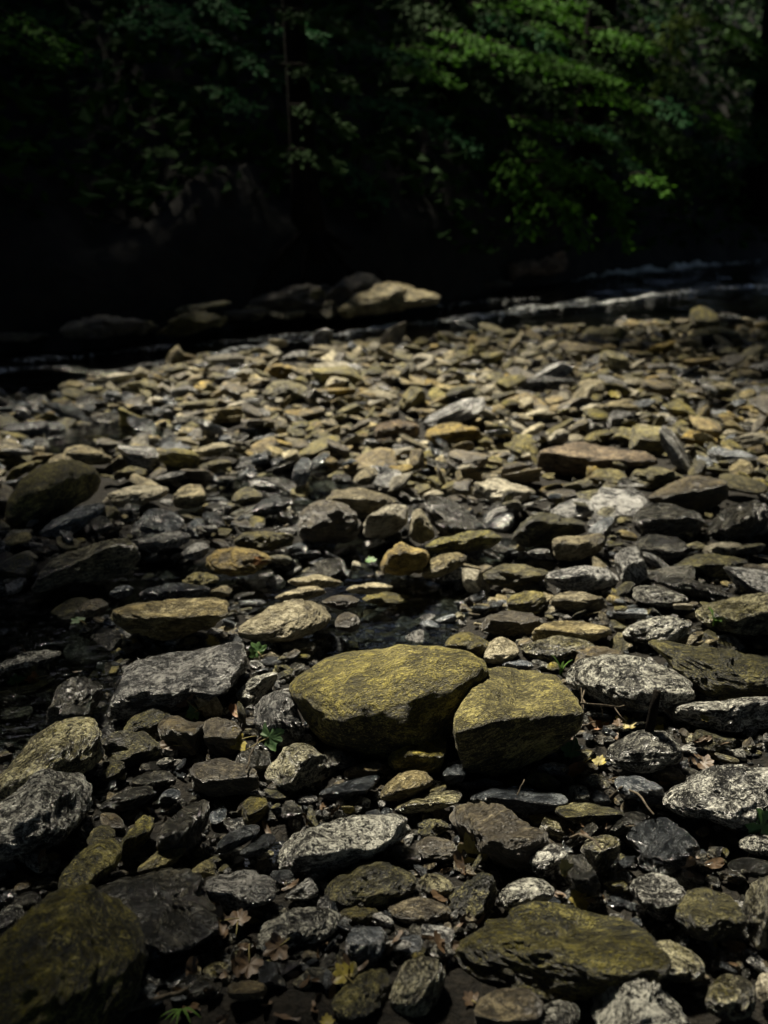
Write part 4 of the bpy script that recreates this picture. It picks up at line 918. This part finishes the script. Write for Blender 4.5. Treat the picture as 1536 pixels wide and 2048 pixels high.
TREES = []
def tree(name, label, base, h, r0, lean=(0, 0), roots=0, seed=0, group='trees along the far bank'):
    o = bpy.data.objects.new(name, None); col.objects.link(o); o.location = base; o.empty_display_size = .3
    tag(o, label, 'tree', group); g_ = np.random.default_rng(seed)
    v, f = trunk_mesh((0, 0, -.3), (lean[0], lean[1], h), r0, r0*.3, g_, roots)
    link('trunk', mesh_from('trunk', v, f, M_bark), o)
    t = dict(o=o, base=np.array(base), crown=Crown(), canopy=Crown(), top=np.array(base)+np.array([lean[0], lean[1], h])); TREES.append(t); return t
def bankpos(px, y):
    x = (px-768)/FPX*y/ (CP*1.0) ; return (x, y, bank_z(x, y))
tA = tree('tree', 'dark tree with flared roots standing on the brown ledge beside the pale pointed rock', bankpos(632, 9.95), 9, .12, (-.35, .6), 7, 1)
tB = tree('tree', 'leafy tree with bright green layered boughs arching low over the stream', bankpos(1120, 14.2), 10, .20, (.3, -1.2), 0, 2)
tC = tree('tree', 'shadowy tree at the far bend with a yellowish leafy spray hanging from it', bankpos(1440, 16.5), 10, .22, (-.4, -.5), 0, 3)
tD = tree('tree', 'dim tree at the dark upper corner, only a few leaf sprays showing', bankpos(40, 9.6), 9, .18, (-.5, .2), 0, 4)
tE = tree('sapling', 'thin grey sapling rising behind the bright layered boughs', bankpos(1085, 15.4), 9, .06, (.1, 0), 0, 5)
tG = tree('tree', 'dim tree holding blue-green drooping boughs, between the rooted tree and bright tree', bankpos(880, 13.4), 9, .15, (-.2, -.4), 0, 6)
tF = tree('tree', 'unseen tall tree added on the near bank to shade the stones from behind', (-3.6, -2.5, 0), 10, .25, (.5, .5), 0, 7, 'unseen trees added for shade')  # this and the next two are out-of-view trees added to cast shade
tH = tree('tree', 'unseen tall tree added on the near side to shade the dark water edge', (-6.0, 3.6, 0), 10, .24, (.6, .2), 0, 8, 'unseen trees added for shade')
tI = tree('tree', 'unseen tall tree added on the open gravel side to shade the picture edge', (5.6, 3.0, 0), 10, .26, (-.4, .2), 0, 9, 'unseen trees added for shade')

def P(px, py, y): return at_depth(px, py, y)
g = np.random.default_rng(44)
def bough(t, a, b, y, droop, spread, n, mi, dy=0.0, size=.07):
    n = int(n*1.35)
    t['crown'].spray(P(a[0], a[1], y+dy), P(b[0], b[1], y), droop, spread, n, mi, g, size)
# bright layered boughs
bough(tB, (850, 60), (1130, 150), 11.2, .10, .20, 420, 0, .8)
bough(tB, (980, 112), (1240, 178), 11.0, .10, .22, 520, 0, .7)
bough(tB, (1070, 140), (1235, 165), 10.8, .06, .20, 340, 0, .5)
bough(tB, (900, 95), (1180, 140), 11.6, .08, .25, 380, 0, .8)
bough(tB, (1010, 235), (1230, 292), 10.9, .08, .16, 200, 0, .6)
bough(tB, (1130, 190), (1280, 215), 11.1, .08, .20, 200, 0, .5)
bough(tB, (1050, 325), (1250, 408), 10.7, .14, .16, 260, 0, .6)
bough(tB, (1170, 330), (1255, 495), 10.7, .22, .12, 200, 0, .5)
bough(tB, (1090, 380), (1160, 490), 10.8, .15, .18, 180, 0, .5)
bough(tB, (1040, 270), (1130, 350), 11.0, .1, .2, 160, 0, .5)
bough(tB, (1010, 300), (1060, 470), 11.2, .2, .18, 180, 0, .5)
bough(tB, (940, 8), (1160, 12), 11.8, .05, .16, 220, 0, .6)
bough(tB, (1180, 60), (1300, 100), 11.3, .08, .22, 240, 0, .5)
bough(tE, (960, 25), (1170, 45), 14.4, .1, .25, 160, 0, .5)
# blue-green boughs
bough(tG, (690, 195), (880, 240), 10.8, .08, .18, 260, 1, .6)
bough(tG, (760, 225), (945, 300), 10.6, .10, .14, 240, 1, .6)
bough(tG, (620, 300), (765, 405), 10.4, .10, .14, 200, 1, .6)
bough(tG, (800, 130), (910, 170), 11.0, .06, .18, 200, 0, .6)
bough(tG, (680, 85), (840, 125), 11.0, .06, .16, 170, 1, .6)
bough(tG, (770, 100), (905, 115), 11.4, .06, .2, 200, 0, .6)
# dim ones at the dark side
bough(tA, (380, 60), (520, 142), 10.2, .08, .16, 120, 1, .4)
for q_ in ((545, 20, 690, 60), (560, 130, 700, 170), (580, 210, 690, 260), (575, 300, 670, 335)): bough(tA, q_[:2], q_[2:], 9.5, .06, .16, 150, 3, .2)  # dark sprays added over the trunk, standing in for black shade
bough(tA, (520, 60), (640, 75), 10.6, .06, .16, 120, 1, .4)
bough(tA, (290, 185), (370, 190), 10.4, .05, .14, 60, 1, .4)
bough(tA, (560, 165), (620, 170), 10.5, .05, .1, 60, 1, .3)
bough(tA, (250, 35), (365, 20), 9.8, .06, .16, 90, 1, .4)
bough(tD, (-40, 10), (140, 105), 8.6, .06, .16, 130, 0, .4)
bough(tD, (-30, 60), (110, 130), 8.7, .06, .14, 90, 0, .4)
bough(tD, (-40, 280), (45, 300), 8.6, .04, .12, 50, 0, .3)
# yellowish spray and the dim side of the bend
bough(tC, (1370, -10), (1325, 175), 11.2, .05, .14, 120, 2, .4)
bough(tC, (1400, 30), (1350, 60), 11.2, .05, .14, 80, 2, .4)
bough(tC, (1400, 40), (1530, 100), 12.4, .08, .3, 240, 0, .5)
bough(tC, (1420, 130), (1560, 165), 12.6, .08, .3, 160, 1, .5)
bough(tC, (1300, 200), (1370, 250), 12.0, .1, .16, 100, 1, .5)
bough(tC, (1260, 350), (1330, 390), 11.4, .1, .12, 90, 0, .5)
bough(tC, (1430, 280), (1500, 320), 12.6, .1, .2, 100, 1, .5)
for k in range(120):                                   # the mass behind, mostly in the darker leaf to look shaded
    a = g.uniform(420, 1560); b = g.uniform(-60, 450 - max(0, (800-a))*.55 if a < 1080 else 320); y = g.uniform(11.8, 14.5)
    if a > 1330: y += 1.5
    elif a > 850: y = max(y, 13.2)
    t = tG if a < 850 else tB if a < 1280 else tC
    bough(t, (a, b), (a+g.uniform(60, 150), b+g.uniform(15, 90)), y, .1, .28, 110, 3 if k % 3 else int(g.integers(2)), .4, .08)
for k in range(26):
    a = g.uniform(-60, 500); b = g.uniform(-60, 260); bough(tA if a > 220 else tD, (a, b), (a+g.uniform(40, 110), b+g.uniform(5, 50)), g.uniform(10, 12), .08, .2, 60, 1, .4)

# unseen overhead canopy added for shade, its opening shaped to light the bed
sx, sy = SUN.x/SUN.z, SUN.y/SUN.z
LIT = [(.20, 5.5, 2.8, 2.6, 1.0), (.30, 2.6, 1.3, 2.0, .78), (-.70, 2.1, .5, .55, .85), (2.7, 10.5, 1.9, 1.6, .95), (-.5, 9.1, 2.1, .45, .55), (1.2, 8.8, 2.8, .7, .9), (3.7, 12.5, 1.5, .7, .8)]
def opening(gx, gy):
    o = np.zeros_like(gx)
    for cx, cy, rx, ry, w in LIT: o = np.maximum(o, w*np.exp(-(((gx-cx)/rx)**2+((gy-cy)/ry)**2)**1.6))
    return o
g = np.random.default_rng(12)
N_ = 80000
cx_ = g.uniform(-15, 16, N_); cy_ = g.uniform(-9, 21, N_); cz_ = g.uniform(5.2, 9.5, N_)
clump = fbm(np.stack([cx_, cy_, cz_*1.4], 1)*.8, 2, 55)
op = opening(cx_-sx*cz_, cy_-sy*cz_)
keep = (g.random(N_) > np.clip(op*1.7-.12, 0, 1)) & (clump > -.55)
# unseen leafy walls added beyond the sides and behind to block sky light
M_ = 24000
ang = g.uniform(0, 2*np.pi, M_); rad = g.uniform(10.5, 14, M_); wx, wy, wz = rad*np.cos(ang), 5+rad*np.sin(ang)*1.05, g.uniform(.1, 6.5, M_)
kw = ~((wy > 4) & (np.abs(wx) < .62*wy+1.0) & (wz < 6))
Pc = np.vstack([np.stack([cx_, cy_, cz_], 1)[keep], np.stack([wx, wy, wz], 1)[kw]])
own = np.argmin(np.stack([np.hypot(Pc[:, 0]-t['top'][0], Pc[:, 1]-t['top'][1]) for t in TREES], 1), 1)
for i, t in enumerate(TREES):
    q = Pc[own == i]
    if not len(q): continue
    n = len(q); al = unit(g.normal(size=(n, 3))*np.array([1, 1, .4])); nr = unit(np.array([0, 0, 1.])+g.normal(size=(n, 3))*.5); sd = unit(np.cross(nr, al)); ln = g.uniform(.3, .6, n)
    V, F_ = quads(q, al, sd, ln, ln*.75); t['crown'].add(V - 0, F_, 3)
for t in TREES:
    b = t['base']; t['crown'].V = [v-b for v in t['crown'].V]; t['crown'].twigs = [(p-b, L) for p, L in t['crown'].twigs]
    t['crown'].build(t['o'])

# low undergrowth on the far bank
n = 34000; ux = g.uniform(-14, 20, n); ut = np.where(ux < .5, .9, .25)+8.5*g.random(n); uy = far_y(ux)+ut; uz = -.08+.5*smooth(ut/.6)+.62*np.maximum(0, ut-.1)+g.uniform(-.05, .55, n)*np.minimum(1, ut*.6)
al = unit(g.normal(size=(n, 3))*np.array([1, 1, .5])); nr = unit(np.array([0, -.4, 1.])+g.normal(size=(n, 3))*.5); sd = unit(np.cross(nr, al)); ln = g.uniform(.10, .26, n)
V, F_ = quads(np.stack([ux, uy, uz], 1), al, sd, ln, ln*.6)
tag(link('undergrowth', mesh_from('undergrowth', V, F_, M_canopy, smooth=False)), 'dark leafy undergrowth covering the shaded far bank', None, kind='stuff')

# ------------------------------------------------------------------ fallen leaves, twigs, grass
dg = None
def surface(px, py):
    """first built surface under a picture point (stones already stand there)"""
    global dg
    if dg is None:
        bpy.context.view_layer.update(); dg = bpy.context.evaluated_depsgraph_get()
    d = Vector(ray(px, py)).normalized(); ok, loc, nrm, *_ = scene.ray_cast(dg, Vector((0, 0, CAM_H)), d)
    return (np.array(loc), np.array(nrm)) if ok else (ground(px, py), np.array([0, 0, 1.]))

LOBES = [(-90, .12), (-70, .45), (-52, .62), (-40, .55), (-28, .62), (-10, .84), (5, .95), (14, .78), (24, .66), (36, .74), (48, .88), (60, .84), (70, .72), (78, .88), (90, 1.08)]
def leaf_shape(size, rng, curl, narrow=1.0, lobed=True):
    pts = [(r*math.cos(math.radians(a))*narrow, r*math.sin(math.radians(a))) for a, r in LOBES] if lobed else [(.45*math.sin(t)*(1-.25*math.cos(t))*narrow, -.9*math.cos(t)+.1) for t in np.linspace(0.05, math.pi, 11)]
    ring = pts[:-1] + [pts[-1]] + [(-x, y) for x, y in pts[-2::-1]]
    V = [(0, 0.0, 0)]; 
    for s in (.5, 1.0):
        for x, y in ring: V.append((x*s*(1+.06*rng.normal()*(s == 1)), y*s, 0))
    V = np.array(V)*size; m = len(ring); Fc = []
    for i in range(m-1):
        Fc.append([0, 1+i, 2+i]); Fc.append([1+i, 1+m+i, 2+m+i, 2+i])
    Fc.append([0, m, 1])
    x, y = V[:, 0]/size, V[:, 1]/size
    V[:, 2] = size*(curl*(x*x*.7+.25*y*y) - .10*np.abs(x) + .05*np.sin(7*x+rng.random()*6)*np.abs(y) + .04*rng.normal(size=len(V)))
    return V, Fc
def fallen(px, py, size, mat, label, yaw=0.0, tilt=(0, 0), curl=.25, narrow=1.0, lobed=True, stand=None, up=.006, stalk=.9):
    rng = np.random.default_rng(int(px*7+py)); loc, nrm = surface(px, py)
    size *= .78; V, Fc = leaf_shape(size, rng, curl, narrow, lobed)
    o = link('fallen_leaf', mesh_from('leaf_blade', V, Fc, F[mat]))
    tag(o, label, 'leaf', 'fallen leaves on the stones')
    if stand is None:
        n = unit(nrm*.55+np.array([0, -.35, .7]))
        R = Vector(n).to_track_quat('Z', 'Y').to_matrix() @ Matrix.Rotation(yaw, 3, 'Z')
    else: R = Matrix.Rotation(yaw, 3, 'Z') @ Matrix.Rotation(stand, 3, 'X') @ Matrix.Rotation(tilt[0], 3, 'Z')
    o.matrix_world = Matrix.Translation(Vector(loc)+Vector((0, -.01, up))) @ R.to_4x4()
    if stalk:
        q = [(0, -.05*size, 0), (.04*size, -.5*size*stalk, .05*size), (.1*size, -1.0*size*stalk, .02*size), (.12*size, -1.5*size*stalk, -.05*size)]
        v, f = tube(q, [.0016, .0014, .0012, .001], 5); link('stalk', mesh_from('stalk', v, f, M_vein), o)
    return o
fallen(516, 1303, .040, 'green', 'bright green maple leaf lying behind the flat grey slab', .6, curl=-.1)
fallen(478, 1480, .050, 'yellow', 'bright yellow maple leaf beside the banded grey stone', 1.2, curl=.3)
fallen(540, 1474, .050, 'darkgreen', 'green maple leaf with a long stalk, touching the yellow leaf', -1.0, curl=.2, stalk=1.4)
fallen(742, 1122, .032, 'green', 'small green leaf among the pool stones near the bright yellow stone', .3)
fallen(1160, 1796, .035, 'olive', 'curled yellow-green leaf below the dark ribbed stone', 1.4, curl=.6)
fallen(160, 1240, .040, 'green', 'green leaf at the pool edge beside a small brown stone', .8)
fallen(35, 1362, .035, 'darkgreen', 'green leaf floating in the dark pool by the flat pale-rimmed stone', .4)
fallen(72, 1358, .035, 'orange', 'orange dead leaf in the dark pool beside a green one', 1.9, curl=.5)
fallen(1197, 1449, .045, 'orange', 'orange dead leaf among twigs beneath the big white-flecked boulder', 1.9, curl=.4, lobed=False)
fallen(1248, 1450, .040, 'olive', 'pale striped curled leaf next to the dark twig stub', -.6, curl=.8)
fallen(1147, 1500, .042, 'darkgreen', 'pointed green leaf in the shadow beside the smaller mossy boulder', 1.5, lobed=True)
fallen(1152, 1536, .040, 'orange', 'tan-orange leaf draped over the grey cobble', 2.1, curl=.5, lobed=False)
fallen(1196, 1524, .026, 'yellow', 'small bright yellow leaf scrap beside the flecked stone under the twig stub', .3, curl=.6)
fallen(1318, 1458, .022, 'yellow', 'tiny yellow leaf caught behind the flecked stone', .9, curl=.5)
fallen(346, 1490, .040, 'brown', 'flat brown leaf lying across the tan cracked block', 1.5, curl=.1, lobed=False)
fallen(472, 1424, .036, 'orange', 'curled orange leaf under the sharp white wedge', .7, curl=.7, lobed=False)
fallen(942, 1716, .075, 'olive', 'upright yellow-brown maple leaf propped against the brown triangular slab', .25, stand=1.25, tilt=(.12,), curl=.35, narrow=.7, up=.0)
fallen(1519, 1656, .062, 'green', 'pale-veined green maple leaf at the edge, on a white-specked cobble', -.5, curl=.02)
fallen(1127, 1738, .030, 'olive', 'dead curled leaf standing beside the egg-shaped pale cobble', .8, stand=1.0, curl=.8)
fallen(690, 1946, .030, 'yellow', 'dull yellow leaf in the hollow below the blue-black block', 1.1, curl=.5)
fallen(522, 1122, .045, 'orange', 'orange leaf resting on the golden-brown stone', 1.5, lobed=False)
fallen(1232, 790, .065, 'yellow', 'yellow leaf among the sunlit far stones near the wide far grey slab', 1.4, curl=.4)
fallen(478, 1838, .034, 'brown', 'brown dead leaf behind the white-veined stone', .4, curl=.6)
fallen(560, 1890, .038, 'brown', 'rusty dead leaf clinging to the front of the white-veined stone', 2.2, curl=.6)
fallen(440, 1840, .038, 'brown', 'brown crumpled leaf in the hollow beside the dark striped rock', 1.2, curl=.8)
fallen(500, 1925, .036, 'brown', 'pale brown curled leaf deep in the hollow under the white-veined stone', 2.7, curl=.9)
fallen(655, 2040, .018, 'yellow', 'yellow leaf on the bottom edge below the dark hollow', .2, curl=.5)
fallen(942, 1996, .022, 'brown', 'brown leaf scrap beside the bright-faced tall stone', .6, curl=.6)
fallen(430, 1284, .038, 'olive', 'yellowish leaf in the gap in front of the broad tan stone', 1.6, curl=.4)
fallen(1410, 1435, .020, 'olive', 'cream leaf scrap lying on the long tapering stone', 1.6, curl=.3)
fallen(375, 1400, .040, 'brown', 'dead brown leaf heaped against the pale wedge on the grey slab', .9, curl=.8)
fallen(390, 1425, .030, 'darkgreen', 'dark green leaf under the pale wedge', 2.0, curl=.3)

def twig(px0, px1, r, label, sag=0.0, lift=(.01, .01), name='twig', mat=None, forks=0):
    a, _ = surface(*px0); b, _ = surface(*px1); a = a+np.array([0, 0, lift[0]]); b = b+np.array([0, 0, lift[1]])
    rng = np.random.default_rng(int(px0[0]+px1[1])); ts = np.linspace(0, 1, 8); L = np.linalg.norm(b-a)
    path = a+(b-a)*ts[:, None]+rng.normal(size=(8, 3))*.008*L; path[:, 2] += sag*4*ts*(1-ts)
    parts = [tube(path, np.linspace(r, r*.6, 8), 6, True, .08, rng)]
    for k in range(forks):
        i = 2+k*2; q = path[i]; dv = unit(rng.normal(size=3)+(b-a)/L); parts.append(tube([q, q+dv*.03, q+dv*.06+np.array([0, 0, .01])], [r*.6, r*.45, r*.25], 5))
    v, f = join(parts); o = link(name, mesh_from(name, v, f, mat or M_twig)); return tag(o, label, name.replace('_', ' '), 'twigs caught between the stones')
stub0, _ = surface(1297, 1462)
v, f = tube([stub0+np.array([0, 0, -.03]), stub0+np.array([.004, 0, .03]), stub0+np.array([.008, .0, .07]), stub0+np.array([.012, .005, .105])], [.012, .011, .011, .008], 8, True, .1, np.random.default_rng(2))
tag(link('twig', mesh_from('twig', v, f, M_bark)), 'dark broken twig stub standing upright behind the rounded flecked stone', 'twig', 'twigs caught between the stones')
twig((1222, 1566), (1310, 1640), .0032, 'thin straight twig slanting across the blue-grey ridge stone', .015, (.012, .012))
twig((1022, 1618), (1048, 1582), .0022, 'short thin twig poking up from the brown triangular slab', 0, (.004, .03))
twig((1130, 1486), (1190, 1458), .0026, 'forked thin twig in the shadow under the big white-flecked boulder', .01, (.01, .02), forks=2)
twig((1140, 1684), (1205, 1712), .0038, 'dark curved twig lying over the bright cream stone', .02, (.012, .012))
twig((250, 2040), (378, 1996), .0060, 'long brown stick lying along the bottom edge in the dark hollow', .0, (.02, .02))
twig((1165, 1425), (1262, 1428), .0030, 'dry twig running along the foot of the big white-flecked boulder', .006, (.02, .02), forks=2)
twig((1215, 1610), (1243, 1582), .0060, 'short mossy stick between the small round stone and the blue-grey ridge stone', 0, (.01, .01))
twig((1215, 1668), (1268, 1662), .0022, 'hair-thin twig near the dark angular boulder', .004, (.012, .012))
twig((494, 1545), (520, 1490), .0022, 'thin bent stalk rising from the peaked brown rock to the green leaf', .01, (.01, .02))
twig((1160, 1445), (1170, 1395), .0032, 'dark thin twig standing beside the smaller mossy boulder', 0, (.0, .03), forks=1)
twig((1300, 1420), (1345, 1452), .0035, 'dark twig slanting down from the twig stub', .01, (.03, .02))

def tuft(name, label, px, blades, h, mat, wide=.004, spread=.5, cat='grass'):
    loc, _ = surface(*px); rng = np.random.default_rng(int(px[0])); e = bpy.data.objects.new(name, None); col.objects.link(e); e.location = loc
    tag(e, label, cat)
    for k in range(blades):
        a = rng.uniform(0, 6.28); L = h*rng.uniform(.6, 1.1); d = np.array([math.cos(a), math.sin(a), 0])*spread; s = np.array([-math.sin(a), math.cos(a), 0])
        V, Fc = [], []
        for i, t in enumerate(np.linspace(0, 1, 6)):
            c = np.array([0, 0, L])*t + d*L*t*t - np.array([0, 0, .35*L])*t**3*spread; w = wide*(1-t**2)+.0004
            V += [c-s*w, c+s*w+np.array([0, 0, .0006])]
            if i: Fc.append([2*i-2, 2*i-1, 2*i+1, 2*i])
        link('blade', mesh_from('blade', V, Fc, mat), e)
    return e
M_grass = leaf_mat('grass_blade', (.05, .11, .02), (.09, .16, .04), .2)
tuft('grass_tuft', 'few green grass blades between the two boulders, beside the big white-flecked one', (1122, 1350), 6, .07, M_grass)
tuft('seedling', 'small green seedling growing on the cream-flecked slab at the edge', (1432, 1252), 7, .06, M_grass, .010, .8, 'plant')
tuft('grass_tuft', 'star of thin green blades in the dark bottom hollow', (365, 2028), 6, .06, M_grass, .003, 1.1)

# crumbled dead leaves in the near gaps
LV, LF = [], []; off = 0; g = np.random.default_rng(77); cnt = 0
SPOTS = [(470, 1880, 60), (520, 1960, 70), (330, 2000, 70), (1230, 1440, 50), (400, 1400, 40), (1180, 1830, 50), (900, 1720, 50), (1400, 1700, 60), (640, 1660, 60), (1160, 1660, 60), (700, 1900, 60), (940, 1860, 50), (1380, 1500, 40), (460, 1510, 40)]
for k in range(260):
    if k % 3 == 0: px, py = g.uniform(0, 1536), g.uniform(1300, 2046)
    else:
        c = SPOTS[g.integers(len(SPOTS))]; px, py = c[0]+g.normal()*c[2], c[1]+g.normal()*c[2]*.6
    if not (0 < px < 1536 and 1250 < py < 2046) or covered(px, py): continue
    loc, nrm = surface(px, py); V, Fc = leaf_shape(g.uniform(.010, .028), g, g.uniform(.2, 1.0), g.uniform(.5, 1), g.random() < .2)
    R = np.array((Vector(unit(nrm+g.normal(size=3)*.5)).to_track_quat('Z', 'Y').to_matrix() @ Matrix.Rotation(g.uniform(0, 6.28), 3, 'Z')))
    LV.append(V @ R.T + loc + [0, 0, .005]); LF += [[i+off for i in q] for q in Fc]; off += len(V)
me = mesh_from('leaf_litter', np.vstack(LV), LF, [F['brown']]); tag(link('leaf_litter', me), 'crumbled brown dead leaves caught in the near gaps', None, kind='stuff')
bpy.context.view_layer.update()
